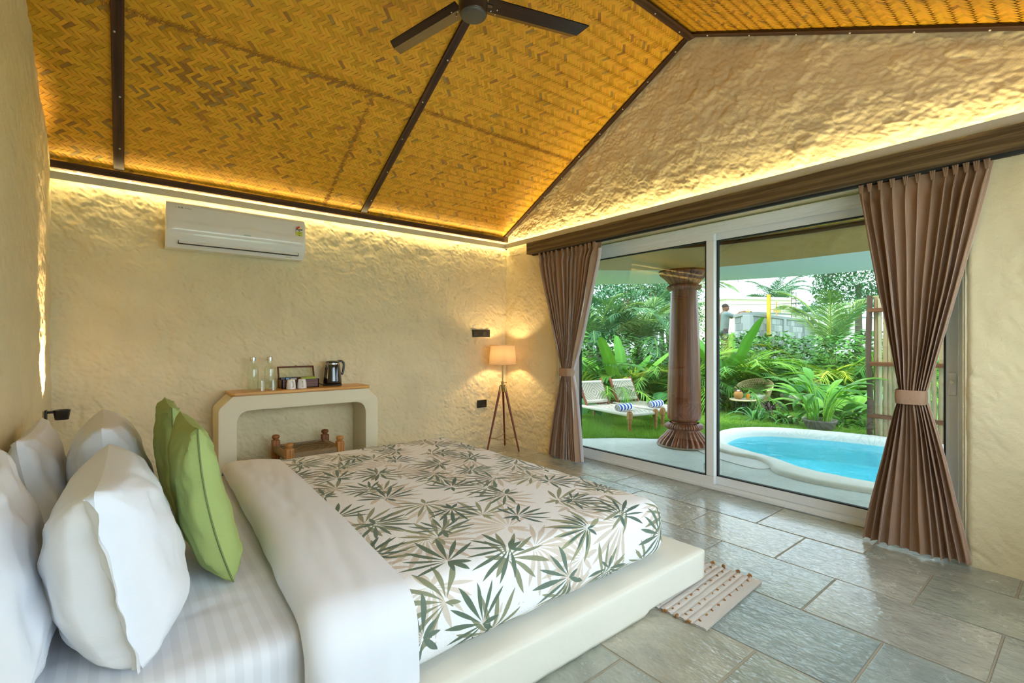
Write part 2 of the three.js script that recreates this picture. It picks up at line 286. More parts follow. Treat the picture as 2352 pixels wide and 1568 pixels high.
  const fray = (s0, q0, s1, q1, n, len) => { for (let k = 0; k < n; k++) { const t = r(), s = mix(s0, s1, t) + rr(-0.01, 0.01, r), q = mix(q0, q1, t) + rr(-0.01, 0.01, r), th = rr(0, Math.PI, r), l = rr(0.3, 1, r) * len, lf = rr(0.004, 0.012, r); const A = onL(s - Math.cos(th) * l / 2, q - Math.sin(th) * l / 2, 0.003), B = onL(s + Math.cos(th) * l / 2, q + Math.sin(th) * l / 2, lf); fr.push(bar(A.toArray(), B.toArray(), 0.0022, 0.0010, 4)); } };
  fray(XH, 1.32, XB, 1.32, 900, 0.055); fray(1.465, 0.02, 1.465, 1.3, 320, 0.05); fray(2.1, 2.45, 3.6, 2.6, 60, 0.05);
  mesh(ceiling, 'frayed_seam', merge(fr), std({ color: lin(0.50, 0.24, 0.04), roughness: 0.7 })).userData.kind = 'stuff';
}
// dark battens and edge trims under the matting
{
  const nailG = new THREE.SphereGeometry(0.0065, 8, 6);
  const batten = (a, b, w, t, label, nails) => {
    const A = V(...a), B = V(...b), d = B.clone().sub(A), o = thing('ceiling_batten', label, 'batten', A.toArray(), 0, 'dark wooden battens under the matting');
    o.userData.kind = 'structure'; o.quaternion.setFromUnitVectors(V(1, 0, 0), d.clone().normalize());
    const up = V(0, 1, 0).applyQuaternion(o.quaternion.clone().invert());
    const g = box(d.length(), t, w, d.length() / 2, 0, 0, 0.004); mesh(o, 'batten_board', g, M.darkWood);
    for (let k = 0; k < nails; k++) mesh(o, 'nail_head', nailG, M.nail, [((k + 0.5) / nails) * d.length(), -t / 2, rr(-0.25, 0.25) * w]);
    return o;
  };
  const slopeP = (x, z, l) => [x, roofY(z) - l, z], roll = (o, m) => { o.updateMatrix(); };
  const lay = (x, z0, z1, w, label, n) => {   // batten running down a slope, flat side to the mat
    const A = V(...slopeP(x, z0, 0.018)), B = V(...slopeP(x, z1, 0.018)), d = B.clone().sub(A), o = thing('ceiling_batten', label, 'batten', A.toArray(), 0, 'dark wooden battens under the matting');
    o.userData.kind = 'structure'; const X = d.clone().normalize(), Z = V(1, 0, 0), Y = V().crossVectors(Z, X); if (Y.y < 0) { Z.negate(); Y.negate(); }
    o.quaternion.setFromRotationMatrix(new THREE.Matrix4().makeBasis(X, Y, Z));
    mesh(o, 'batten_board', box(d.length(), 0.016, w, d.length() / 2, 0, 0, 0.003), M.darkWood);
    for (let k = 0; k < n; k++) mesh(o, 'nail_head', nailG, M.nail, [((k + 0.5) / n) * d.length(), -0.009, rr(-0.25, 0.25) * w]);
    return o;
  };
  lay(-0.03, ZA + 0.04, RIDGE - 0.02, 0.062, 'dark batten on the matting near the headboard wall', 6);
  lay(1.835, ZA + 0.04, RIDGE - 0.02, 0.062, 'dark batten on the matting behind the ceiling fan', 7);
  lay(XB - 0.035, ZA + 0.03, RIDGE, 0.05, 'dark trim climbing the gable wall from the back corner', 9);
  lay(XB - 0.035, RIDGE, ZD, 0.06, 'dark trim descending the gable wall away from the ridge', 8);
  lay(1.835, RIDGE + 0.02, ZD, 0.062, 'dark batten on the far ceiling slope in front of the ridge', 6);
  batten([XH, 2.487, ZA + 0.03], [XB, 2.487, ZA + 0.03], 0.03, 0.055, 'dark trim along the foot of the ceiling over the air conditioner', 14);
  batten([XH, 3.762, RIDGE], [XB, 3.762, RIDGE], 0.07, 0.018, 'dark ridge batten where the two ceiling slopes meet', 12);
}
// LED coves: a channel held off the wall, lit above and below
M.ledUp = std({ color: 0x000000, emissive: LED.color, emissiveIntensity: LED.glow });
function cove(name, label, len, pos, ry, down) {   // runs along local +x, wall at local z = 0
  const o = thing(name, label, 'light strip', pos, ry);
  mesh(o, 'channel', merge([box(len, 0.052, 0.004, len / 2, 0, 0.040), box(len, 0.004, 0.022, len / 2, 0, 0.029), box(len, 0.004, 0.010, len / 2, 0.024, 0.036), box(len, 0.004, 0.010, len / 2, -0.024, 0.036)]), M.alu);
  mesh(o, 'led_strip_upper', box(len, 0.003, 0.010, len / 2, 0.004, 0.026), M.ledUp);
  mesh(o, 'led_strip_lower', box(len, 0.003, 0.010, len / 2, -0.004, 0.026), M.ledUp);
  for (let x = 0.3; x < len; x += 0.8) mesh(o, 'bracket', box(0.012, 0.02, 0.04, x, -0.002, 0.016), M.alu);
  for (const [s, k] of [[1, LED.up], [-1, down]]) {
    const l = new THREE.RectAreaLight(LED.color, k, len, 0.016); l.position.set(len / 2, s * 0.0085, 0.024); l.rotation.x = s > 0 ? Math.PI / 2 + 0.38 : -Math.PI / 2 - 0.12; o.add(l);
  }
  return o;
}
cove('led_cove', 'pale LED channel glowing above the air conditioner along the back wall', XB - XH, [XH, 2.408, ZA + 0.012], 0, LED.down);
cove('led_cove', 'pale LED channel glowing along the gable over the curtain beam', ZD - ZA - 0.08, [XB - 0.012, 2.408, ZA + 0.04], -Math.PI / 2, LED.down * 0.35);
// wooden lintel beam that the curtains hang from
{
  const o = thing('curtain_beam', 'weathered dark wooden beam above the sliding door and curtains', 'beam'); o.userData.kind = 'structure';
  const z0 = -4.15, z1 = ZD - 0.02, len = z1 - z0;
  const g = grid(160, 12, (u, v) => { const z = mix(z0, z1, u), a = v * 2 * Math.PI, pts = [[3.575, 2.245], [3.575, 2.372], [3.70, 2.372], [3.70, 2.245]]; const k = v * 4 % 4, i = Math.floor(k) % 4, t = k - Math.floor(k), A = pts[i], B = pts[(i + 1) % 4]; let x = mix(A[0], B[0], t), y = mix(A[1], B[1], t); const n = 0.004 * noise(z * 3, x * 40, y * 30) + 0.002 * noise(z * 14, x * 60, y * 80); return [x - n, y + n, z, z, v * 0.5]; });
  mesh(o, 'beam_timber', toCreasedNormals(g, 0.7), M.beam);
  mesh(o, 'beam_end', span(3.577, 3.698, 2.247, 2.370, z0 - 0.003, z0 + 0.01), M.beam);
  mesh(o, 'curtain_rail', span(3.615, 3.645, 2.228, 2.247, z0 + 0.05, z1 - 0.1), M.rubber);
}
// ---------- sliding door ----------
{
  const d = struct('door_1', 'white framed two-leaf sliding glass door to the veranda', 'door');
  const z0 = OP.z0 + 0.005, z1 = OP.z1 - 0.005, top = 2.235, zm = -2.11;
  mesh(d, 'door_frame', merge([
    span(3.86, 3.985, top - 0.05, top, z0, z1, 0.006), span(3.86, 3.985, 0, 0.028, z0, z1, 0.005), span(3.86, 3.985, 0.028, top - 0.05, z0, z0 + 0.05, 0.006), span(3.86, 3.985, 0.028, top - 0.05, z1 - 0.05, z1, 0.006),
    span(3.868, 3.878, top - 0.075, top - 0.05, z0 + 0.05, z1 - 0.05), span(3.855, 3.87, top - 0.02, top + 0.012, z0, z1, 0.004), span(3.868, 3.876, 0.028, 0.045, z0 + 0.05, z1 - 0.05)]), M.pvc);
  const leaf = (x, a, b, label) => {
    const g = new THREE.Group(); g.name = 'door_leaf'; g.userData.label = label; d.add(g);
    const y0 = 0.032, y1 = top - 0.052, w = 0.072;
    mesh(g, 'leaf_frame', merge([span(x, x + 0.042, y0, y0 + w, a, b, 0.006), span(x, x + 0.042, y1 - w, y1, a, b, 0.006), span(x, x + 0.042, y0 + w, y1 - w, a, a + w, 0.006), span(x, x + 0.042, y0 + w, y1 - w, b - w, b, 0.006)]), M.pvc);
    mesh(g, 'gasket', merge([span(x - 0.001, x + 0.03, y0 + w - 0.001, y0 + w + 0.008, a + w - 0.001, b - w + 0.001), span(x - 0.001, x + 0.03, y1 - w - 0.008, y1 - w + 0.001, a + w - 0.001, b - w + 0.001), span(x - 0.001, x + 0.03, y0 + w, y1 - w, a + w - 0.001, a + w + 0.008), span(x - 0.001, x + 0.03, y0 + w, y1 - w, b - w - 0.008, b - w + 0.001)]), M.rubber);
    mesh(g, 'glass_pane', span(x + 0.018, x + 0.024, y0 + w, y1 - w, a + w, b - w), M.pane);
    return g;
  };
  const L = leaf(3.878, z0 + 0.05, zm + 0.036, 'white framed leaf beside the corner curtain');
  leaf(3.928, zm - 0.036, z1 - 0.045, 'white framed leaf on the pool side');
  // maker's stamp printed on the pane corner
  const st = canvasTex(64, 256, (x, w, h) => { x.clearRect(0, 0, w, h); x.fillStyle = '#1c2a4a'; x.translate(w / 2, h / 2); x.rotate(-Math.PI / 2); x.font = 'bold 40px sans-serif'; x.textAlign = 'center'; x.fillText('8 mm TGH', 0, 12); });
  mesh(L, 'glass_stamp', new THREE.PlaneGeometry(0.018, 0.07).rotateY(-Math.PI / 2), std({ map: st, transparent: true, roughness: 0.6 }), [3.8945, 0.17, zm - 0.06]);
  mesh(d, 'lock_plate', merge([span(3.918, 3.93, 0.92, 1.06, z1 - 0.105, z1 - 0.065, 0.008)]), M.pvc);
  mesh(d, 'lock_cylinder', cyl(0.011, 0.011, 0.012, 0, 0, 0, 16).rotateZ(Math.PI / 2), M.steel, [3.914, 1.0, z1 - 0.085]);
}
{
  const d = struct('window_2', 'wide white framed window behind the camera', 'window'), z = ZD + 0.10, fr = [span(0.1, 3.2, 0.72, 0.78, z, z + 0.06, 0.006), span(0.1, 3.2, 2.22, 2.28, z, z + 0.06, 0.006)];
  for (const x of [0.1, 1.62, 3.14]) fr.push(span(x, x + 0.06, 0.78, 2.22, z, z + 0.06, 0.006));
  mesh(d, 'window_frame', merge(fr), M.pvc); const clear = phy({ color: lin(0.96, 0.98, 0.98), transmission: 1, roughness: 0, thickness: 0, ior: 1.5 });
  mesh(d, 'glass_pane', span(0.16, 1.62, 0.78, 2.22, z + 0.028, z + 0.033), clear); mesh(d, 'glass_pane', span(1.68, 3.14, 0.78, 2.22, z + 0.028, z + 0.033), clear);
}
// ---------- curtains ----------
{
  const fw = field(256, [[64, 1], [128, 0.8]], 41), bump = tex(256, (i, x, y) => 0.5 + 0.25 * Math.sin(x * 1.57) + 0.25 * Math.sin(y * 1.57) + 0.3 * fw[i], 0.12, false);
  const cm = tex(256, (i, x, y) => { const v = 0.86 + 0.14 * fw[i] + 0.05 * Math.sin(x * 1.57) * Math.sin(y * 1.57); return [v, v, v]; }, 0.12);
  M.drape = phy({ color: lin(0.50, 0.30, 0.185), map: cm, roughness: 0.8, sheen: 0.35, sheenRoughness: 0.5, sheenColor: lin(0.5, 0.34, 0.24), bumpMap: bump, bumpScale: 0.0008, side: THREE.DoubleSide });
  M.lining = phy({ color: lin(0.62, 0.58, 0.60), roughness: 0.45, sheen: 0.3, side: THREE.DoubleSide });
  function curtain(label, o) {
    const t = thing('curtain', label, 'curtain', [3.63, 0, 0]), r = rng(o.seed), NF = o.folds;
    const ph = []; let acc = 0; for (let k = 0; k <= NF; k++) { ph.push(acc); acc += rr(0.45, 1.7, r); } const pos = ph.map((p) => p / ph[NF]);
    const foldAt = (u) => { let k = 0; while (k < NF - 1 && pos[k + 1] < u) k++; return [k, (u - pos[k]) / (pos[k + 1] - pos[k])]; };
    const depth = Array.from({ length: NF + 1 }, () => rr(0.45, 1.35, r));
    const yT = 2.236, yTie = o.yTie, edgeZ = (side, y) => {   // side 0 = toward back corner, 1 = toward camera
      const T = o.top[side], K = o.tie[side], B = o.bot[side];
      if (y > yTie) { const s = (y - yTie) / (yT - yTie); return mix(K, T, Math.pow(s, 0.92) * 0.88 + 0.12 * s * s * (3 - 2 * s)); }
      const s = 1 - y / yTie; return mix(K, B, Math.pow(s, 0.75) * 0.6 + 0.4 * s);
    };
    const surf = (u0, y, off) => {
      const hd = sstep(yT - 0.16, yT - 0.4, y), u = clamp(u0 + hd * Math.sin(Math.PI * u0) * (0.030 * noise(u0 * 5, y * 1.1, o.seed + 11) + 0.016 * noise(u0 * 13, y * 1.7, o.seed + 13)), 0, 1);
      const [k, f] = foldAt(u), s = clamp((y - 0) / yT, 0, 1), tie = Math.exp(-Math.pow((y - yTie) / 0.16, 2));
      const d = mix(depth[k], depth[k + 1], f), w = 0.5 - 0.5 * Math.cos(f * 2 * Math.PI);
      const head = sstep(yT - 0.14, yT - 0.05, y), pinch = Math.pow(w, mix(0.8, 3.5, head));
      let amp = mix(0.062, 0.034, tie) * d * mix(1, 0.55, head), x = -amp * (pinch - 0.35);
      x += -0.05 * tie * Math.sin(Math.PI * u) + 0.012 * noise(u * 6, y * 1.3, o.seed);
      const fl = y < yTie ? sstep(yTie, 0, y) : 0; x += fl * -0.05 * Math.sin(Math.PI * u) * (0.6 + 0.6 * noise(u * 4, 1, o.seed));
      const a = edgeZ(0, y), b = edgeZ(1, y); let z = mix(a, b, u);
      z += (b - a) * 0.25 / NF * Math.sin(f * 2 * Math.PI) * (1 - 0.5 * tie) + 0.006 * noise(u * 12, y * 2.2, o.seed + 2);
      return [x + off, y, z, u * 2.2, y];
    };
    const NY = 110, hem = (u) => 0.012 + 0.012 * (noise(u * 9, o.seed) + 0.5), Yof = (u, v) => mix(hem(u), yT, v);
    mesh(t, 'drape', grid(NF * 14, NY, (u, v) => surf(u, Yof(u, v), 0)), M.drape);
    mesh(t, 'lining', grid(NF * 8, 70, (u, v) => { const q = surf(u, Yof(u, v * 0.985), 0.007); return q; }), M.lining);
    // turned side edge showing the pale lining
    if (o.edge) mesh(t, 'lining_edge', grid(3, 90, (u, v) => { const y = Yof(1, v * 0.97), q = surf(1, y, 0), K = sstep(0.0, 0.25, Math.abs(y - yTie)) ; return [q[0] - 0.004 - 0.02 * Math.sin(u * Math.PI), y, q[2] + (u - 0.35) * 0.05 * (0.5 + 0.5 * K) - 0.01, u, v]; }), M.lining);
    // pinch pleats sewn into the heading
    for (let k = 0; k <= NF; k++) { const u = clamp((pos[k] + (pos[Math.min(NF, k + 1)] ?? 1)) / 2, 0.01, 0.99); if (k === NF) break; const q = surf(u, yT - 0.05, 0); mesh(t, 'pinch_pleat', merge([-1, 0, 1].map((s) => bar([0, 0, s * 0.003], [0, 0.052, s * 0.010], 0.0055, 0.0045, 6))), M.drape, [q[0] - 0.003, yT - 0.055, q[2]]); }
    // tie-back band around the gathered cloth
    const zc = (o.tie[0] + o.tie[1]) / 2, hz = (o.tie[1] - o.tie[0]) / 2 + 0.012, hx = 0.062;
    mesh(t, 'tieback', grid(48, 6, (u, v) => { const a = u * 2 * Math.PI, e = 0.6; const cx = Math.sign(Math.cos(a)) * Math.pow(Math.abs(Math.cos(a)), e), cz = Math.sign(Math.sin(a)) * Math.pow(Math.abs(Math.sin(a)), e); const bul = 0.004 * Math.sin(v * Math.PI); return [-0.032 + (hx + bul) * cx, yTie - 0.04 + v * 0.082, zc + (hz + bul) * cz, u * 0.5, v * 0.08]; }), M.drape);
    return t;
  }
  curtain('brown linen curtain tied back in the corner beside the tripod lamp', { top: [-4.02, -3.10], tie: [-3.60, -3.47], bot: [-3.83, -3.36], yTie: 0.93, folds: 13, seed: 3, edge: true, curve: 0.75 });
  curtain('brown linen curtain tied back on the pool side of the door', { top: [-0.985, -0.37], tie: [-0.770, -0.655], bot: [-0.965, -0.455], yTie: 0.925, folds: 12, seed: 8, edge: false, curve: 0.8 });
}
// ---------- air conditioner ----------
{
  const x0 = 0.245, x1 = 1.25, y0 = 1.975, y1 = 2.325, zb = ZA + 0.006;
  const t = thing('air_conditioner', 'white split air conditioner mounted high on the back wall', 'air conditioner', [(x0 + x1) / 2, (y0 + y1) / 2, zb]);
  const W = x1 - x0, h = (y1 - y0) / 2, white = phy({ color: lin(0.87, 0.86, 0.85), roughness: 0.22, clearcoat: 0.8, clearcoatRoughness: 0.08 });
  const prof = [[0, h], [0.135, h], [0.158, h - 0.012], [0.168, h - 0.04], [0.180, 0.03], [0.186, -0.035], [0.184, -0.075], [0.172, -0.105], [0.135, -h + 0.02], [0.115, -h], [0, -h]];
  const shape = (pts) => { const s = new THREE.Shape(); pts.forEach(([z, y], i) => (i ? s.lineTo(z, y) : s.moveTo(z, y))); s.closePath(); return s; };
  const ext = (pts, w, x, bevel = 0.012) => { const g = new THREE.ExtrudeGeometry(shape(pts), { depth: w - 2 * bevel, bevelEnabled: true, bevelThickness: bevel, bevelSize: bevel * 0.5, bevelOffset: -bevel * 0.5, bevelSegments: 3 }); g.rotateY(-Math.PI / 2); g.translate(x + w - bevel, 0, 0); return g; };
  const flipZ = (g) => g;
  const body = ext(prof, W, -W / 2); mesh(t, 'body', toCreasedNormals(body, 0.5), white);
  // wavy glossy front panel standing proud of the body
  const panel = grid(80, 18, (u, v) => { const x = (u - 0.5) * (W - 0.03), y = mix(-0.062, h - 0.035, v), c = [[h - 0.04, 0.168], [0.03, 0.180], [-0.035, 0.186], [-0.075, 0.184]]; let z = 0.18; for (let i = 0; i < 3; i++) if (y <= c[i][0] + 1e-6 && y >= c[i + 1][0] - 1e-6) z = mix(c[i][1], c[i + 1][1], (c[i][0] - y) / (c[i][0] - c[i + 1][0])); if (y > h - 0.04) z = 0.168; const e = Math.max(Math.pow(Math.abs(u - 0.5) * 2, 30), Math.pow(1 - v, 20)); const line = 0.02 + 0.012 * Math.tanh((u - 0.52) * 14) - 0.014 * Math.tanh((u - 0.62) * 16); z += 0.008 + 0.006 * sstep(line + 0.012, line - 0.012, y) - 0.008 * e; return [x, y, z]; });
  mesh(t, 'front_panel', panel, white);
  mesh(t, 'air_outlet', box(W - 0.13, 0.004, 0.05, 0, 0, 0), M.black, [0.01, -0.128, 0.148], [0.95, 0, 0]);
  const dk = std({ color: lin(0.08, 0.08, 0.09), roughness: 0.6 });
  const fl = new THREE.Group(); fl.name = 'louver'; fl.position.set(0.01, -0.1235, 0.1605); fl.rotation.x = 0.95; t.add(fl);
  mesh(fl, 'flap', box(W - 0.14, 0.006, 0.052, 0, 0, 0, 0.002), white);
  mesh(fl, 'flap_gap', merge([box(W - 0.135, 0.003, 0.004, 0, 0.002, 0.029), box(W - 0.135, 0.003, 0.003, 0, 0.003, -0.028), box(0.003, 0.003, 0.056, -(W - 0.137) / 2, 0.002, 0), box(0.003, 0.003, 0.056, (W - 0.137) / 2, 0.002, 0)]), dk);
  const lab = canvasTex(256, 512, (x, w, h) => {
    x.clearRect(0, 0, w, h); x.fillStyle = '#e9e5da'; x.beginPath(); x.arc(128, 128, 120, Math.PI, 0); x.lineTo(248, 400); x.lineTo(8, 400); x.fill();
    x.fillStyle = '#c8202a'; x.beginPath(); x.moveTo(128, 128); x.arc(128, 128, 112, Math.PI, Math.PI * 1.55); x.fill();
    x.fillStyle = '#f0d020'; x.beginPath(); x.arc(128, 140, 60, Math.PI, 0); x.fill(); x.fillStyle = '#1a1a1a'; x.beginPath(); x.moveTo(8, 120); x.lineTo(248, 120); x.lineTo(230, 165); x.lineTo(128, 215); x.lineTo(26, 165); x.fill();
    x.fillStyle = '#fff'; for (const [a, b] of [[60, 60], [92, 36], [40, 96]]) { x.font = '34px sans-serif'; x.fillText('★', a - 10, b + 18); }
    x.font = 'bold 26px sans-serif'; x.textAlign = 'center'; x.fillText('MORE STARS', 128, 158); x.fillText('MORE SAVINGS', 128, 186);
    x.fillStyle = '#d8d236'; x.fillRect(14, 216, 228, 184); x.fillStyle = '#3c8c2c'; x.font = 'bold 34px sans-serif'; x.fillText('POWER', 128, 262); x.fillText('SAVINGS', 128, 300); x.font = '24px sans-serif'; x.fillText('GUIDE', 128, 330); x.fillStyle = '#222'; x.fillRect(112, 346, 34, 34);
    x.fillStyle = '#6a2020'; x.font = 'italic 52px sans-serif'; x.fillText('Inverter', 128, 462); x.strokeStyle = '#6a2020'; x.lineWidth = 5; x.beginPath(); x.arc(140, 440, 60, 0.4, 1.9); x.stroke();
  });
  mesh(t, 'energy_label', new THREE.PlaneGeometry(0.058, 0.116), std({ map: lab, transparent: true, roughness: 0.5 }), [W / 2 - 0.055, 0.055, 0.1905], [0.07, 0, 0]);
  const tx = (w, h, fn, pw, ph, pos, rx) => mesh(t, 'lettering', new THREE.PlaneGeometry(pw, ph), std({ map: canvasTex(w, h, fn), transparent: true, roughness: 0.6 }), pos, [rx, 0, 0]);
  tx(512, 64, (x) => { x.fillStyle = '#2a2420'; x.font = '40px sans-serif'; x.fillText('A', 8, 46); x.font = 'bold 46px sans-serif'; x.fillText('TATA', 60, 46); x.font = '40px sans-serif'; x.fillText('Product', 200, 46); }, 0.16, 0.02, [-W / 2 + 0.135, h - 0.048, 0.1785], 0.07);
  tx(256, 64, (x) => { x.fillStyle = '#7fae96'; x.font = 'bold 46px sans-serif'; x.fillText('VOLTAS', 8, 48); }, 0.075, 0.019, [0.05, -0.028, 0.2005], 0.02);
  const dg = canvasTex(128, 64, (x) => { x.fillStyle = '#c9b560'; x.fillRect(0, 0, 128, 64); x.fillStyle = '#5a4a20'; x.font = '22px sans-serif'; x.fillText('CAUTION', 10, 40); });
  mesh(t, 'caution_label', new THREE.PlaneGeometry(0.05, 0.016), std({ map: dg, roughness: 0.6 }), [W / 2 - 0.13, -0.156, 0.131], [0.95 - Math.PI / 2 + 0.62, 0, 0]);
}
// ---------- switch plates ----------
function switchPlate(label, x, y, w, h, n) {
  const t = thing('switch_plate', label, 'switch', [x, y, ZA + 0.012]);
  mesh(t, 'plate', box(w, h, 0.014, 0, 0, 0.005, 0.004), M.black); const m = std({ color: lin(0.03, 0.03, 0.03), roughness: 0.25 });
  for (let k = 0; k < n; k++) mesh(t, 'rocker', box(w / n * 0.36, h * 0.52, 0.006, (k + 0.5) * w / n - w / 2 - w / n * 0.2, 0, 0.014, 0.002), m, null, [0.06, 0, 0]);
  const hole = cyl(0.0035, 0.0035, 0.002, 0, 0, 0, 10).rotateX(Math.PI / 2), hm = std({ color: 0x000000, roughness: 1 });
  for (const [a, b] of [[0, 0.011], [-0.011, -0.008], [0.011, -0.008]]) mesh(t, 'socket_hole', hole, hm, [w / 2 - w * 0.2 + a, b, 0.0125]);
}
switchPlate('long black switch plate on the back wall above the tripod lamp', 3.275, 1.345, 0.25, 0.088, 2);
switchPlate('small square black socket plate low on the wall beside the lamp', 3.285, 0.515, 0.135, 0.09, 1);
// ---------- tripod floor lamp ----------
{
  const t = thing('floor_lamp', 'wooden tripod floor lamp with a beige drum shade in the corner', 'lamp', [3.40, 0, -4.37]);
  const red = std({ map: woodTex([0.36, 0.13, 0.07], [0.55, 0.23, 0.12], 0.8, true, 0.2), roughness: 0.3 });
  const feet = [[0.095, 0.18], [0.165, -0.17], [-0.225, 0.0]];
  for (const [a, b] of feet) {
    const top = [a * 0.14, 0.735, b * 0.14], g = bar([a, 0.0, b], [a * 0.17, 0.70, b * 0.17], 0.0095, 0.0145, 10);
    const l = mesh(t, 'leg', g, red); mesh(l, 'clamp', bar([a * 0.19, 0.665, b * 0.19], top, 0.0165, 0.0165, 10), M.brass);
  }
  const chain = []; for (let k = 0; k < 3; k++) { const A = feet[k], B = feet[(k + 1) % 3]; for (let i = 0; i < 22; i++) { const u = (i + 0.5) / 22, f = 0.78; const g = new THREE.TorusGeometry(0.0055, 0.0014, 5, 8); place(g, mix(A[0], B[0], u) * f, 0.16 - 0.03 * 4 * u * (1 - u), mix(A[1], B[1], u) * f, 0, i % 2 ? 0 : Math.PI / 2, 0); chain.push(g); } }
  mesh(t, 'chain', merge(chain), M.brass);
  mesh(t, 'hub', merge([cyl(0.034, 0.030, 0.03, 0, 0.735, 0, 18), cyl(0.018, 0.018, 0.05, 0, 0.765, 0, 16)]), M.brass);
  const k = mesh(t, 'thumb_screw', merge([bar([0, 0.775, 0], [0.04, 0.775, 0.01], 0.004), place(new THREE.SphereGeometry(0.008, 10, 8), 0.044, 0.775, 0.011)]), M.brass);
  mesh(t, 'pole', cyl(0.009, 0.009, 0.30, 0, 0.90, 0, 12), M.brass);
  const fs = field(256, [[90, 1], [40, 0.5]], 51), lm = tex(256, (i, x, y) => { const v = 0.82 + 0.18 * fs[i]; return [v, v * 0.97, v * 0.92]; }, 0.15);
  M.shade = phy({ color: lin(0.55, 0.41, 0.27), map: lm, roughness: 0.95, transmission: 0.18, thickness: 0, side: THREE.DoubleSide });
  const sh = mesh(t, 'lamp_shade', lathe([[0.160, 0.985], [0.142, 1.205]], 48), M.shade);
  mesh(t, 'shade_rim', merge([place(new THREE.TorusGeometry(0.142, 0.0025, 6, 48), 0, 1.205, 0, Math.PI / 2), place(new THREE.TorusGeometry(0.160, 0.0025, 6, 48), 0, 0.985, 0, Math.PI / 2)]), M.shade);
  mesh(t, 'shade_spider', merge([0, 1, 2].map((q) => bar([0, 1.05, 0], [0.150 * Math.cos(q * 2.094), 1.10, 0.150 * Math.sin(q * 2.094)], 0.002))), M.brass);
  const bulbC = lin(1.0, 0.72, 0.36);
  mesh(t, 'bulb', lathe([[0.0, 1.145], [0.016, 1.138], [0.027, 1.115], [0.028, 1.10], [0.018, 1.075], [0.013, 1.05]], 20), std({ color: 0x000000, emissive: bulbC, emissiveIntensity: 4 }));
  const l = new THREE.PointLight(bulbC, 0.85, 0, 2); l.position.set(0, 1.105, 0); l.castShadow = true; l.shadow.radius = 1.3; t.add(l);
}
// ---------- bedside up-lights on the headboard wall ----------
for (const [z, power, label] of [[-4.22, 90, 'small black bracket up-light on the headboard wall behind the pillows'], [-0.62, 22, 'black bracket up-light on the headboard wall at the camera side of the bed']]) {
  const t = thing('wall_light', label, 'light', [XH + 0.006, 0.80, z]);
  mesh(t, 'wall_plate', box(0.012, 0.09, 0.05, 0.008, -0.03, 0, 0.004), M.black);
  mesh(t, 'arm', box(0.06, 0.016, 0.03, 0.04, 0.0, 0, 0.004), M.black);
  mesh(t, 'cup', lathe([[0.0, -0.052], [0.034, -0.052], [0.043, 0.010], [0.039, 0.010], [0.030, -0.04], [0.0, -0.04]], 28), M.black, [0.082, 0, 0]);
  const c = lin(1.0, 0.66, 0.30);
  mesh(t, 'led_disc', cyl(0.026, 0.026, 0.004, 0, 0, 0, 20), std({ color: 0x000000, emissive: c, emissiveIntensity: 12 }), [0.082, -0.030, 0]);
  const l = new THREE.SpotLight(c, power, 0, 0.30, 0.5, 2); l.position.set(0.066, -0.018, 0); l.target.position.set(-0.115, 0.6, 0.02); l.castShadow = true; l.shadow.radius = 0.8; t.add(l, l.target);
}
// ---------- ceiling fan ----------
{
  const t = thing('ceiling_fan', 'dark brown three-blade ceiling fan under the ridge', 'fan', [1.467, 3.072, -2.145]);
  const fb = phy({ map: woodTex([0.13, 0.075, 0.055], [0.24, 0.14, 0.10], 0.5, false, 0.1), roughness: 0.28, clearcoat: 0.5, clearcoatRoughness: 0.2 }), hub = phy({ color: lin(0.035, 0.022, 0.017), roughness: 0.35, clearcoat: 0.4, metalness: 0.3 });
  mesh(t, 'motor_housing', lathe([[0, -0.062], [0.066, -0.062], [0.075, -0.052], [0.078, -0.02], [0.080, 0.02], [0.078, 0.06], [0.060, 0.09], [0.03, 0.10], [0, 0.10]], 40), hub);
  mesh(t, 'bottom_cap', lathe([[0, -0.071], [0.058, -0.070], [0.068, -0.064], [0.070, -0.058]], 40), std({ color: lin(0.10, 0.10, 0.085), roughness: 0.45, metalness: 0.4 }));
  mesh(t, 'downrod', cyl(0.011, 0.011, 0.62, 0, 0.39, 0, 14), hub);
  mesh(t, 'canopy', lathe([[0.012, 0.56], [0.03, 0.565], [0.055, 0.63], [0.058, 0.68], [0, 0.68]], 28), hub);
  for (let k = 0; k < 3; k++) {
    const b = new THREE.Group(); b.name = 'blade'; b.rotation.y = -(0.30 + k * 2 * Math.PI / 3); t.add(b);
    const half = (w0, w1, tilt) => grid(12, 3, (u, v) => { const x = mix(0.075, 0.66, u), tip = v < 0 ? 0 : 0.035 * (v * (w1 - w0) + w0 + 0.06) / 0.12, xx = x - (u > 0.99 ? 0 : 0), wz = mix(w0, w1, v); return [xx + u * wz * 0.45, tilt * (wz + 0.022), wz, xx, wz]; });
    const thick = (g) => { const a = g.clone(), c = g.clone(); c.translate(0, 0.005, 0); return merge([a, c]); };
    const bl = mesh(b, 'blade_panel', merge([thick(half(-0.022, 0.062, 0.10)), thick(half(-0.062, -0.022, -0.45))]), fb);
    bl.rotation.x = -0.10;
    mesh(b, 'blade_bracket', box(0.06, 0.006, 0.05, 0.075, 0.006, 0), hub);
    for (const [a, c] of [[0.105, -0.012], [0.135, -0.03], [0.135, 0.008]]) mesh(b, 'screw', new THREE.SphereGeometry(0.005, 8, 6), M.steel, [a, -0.001, c]);
  }
}
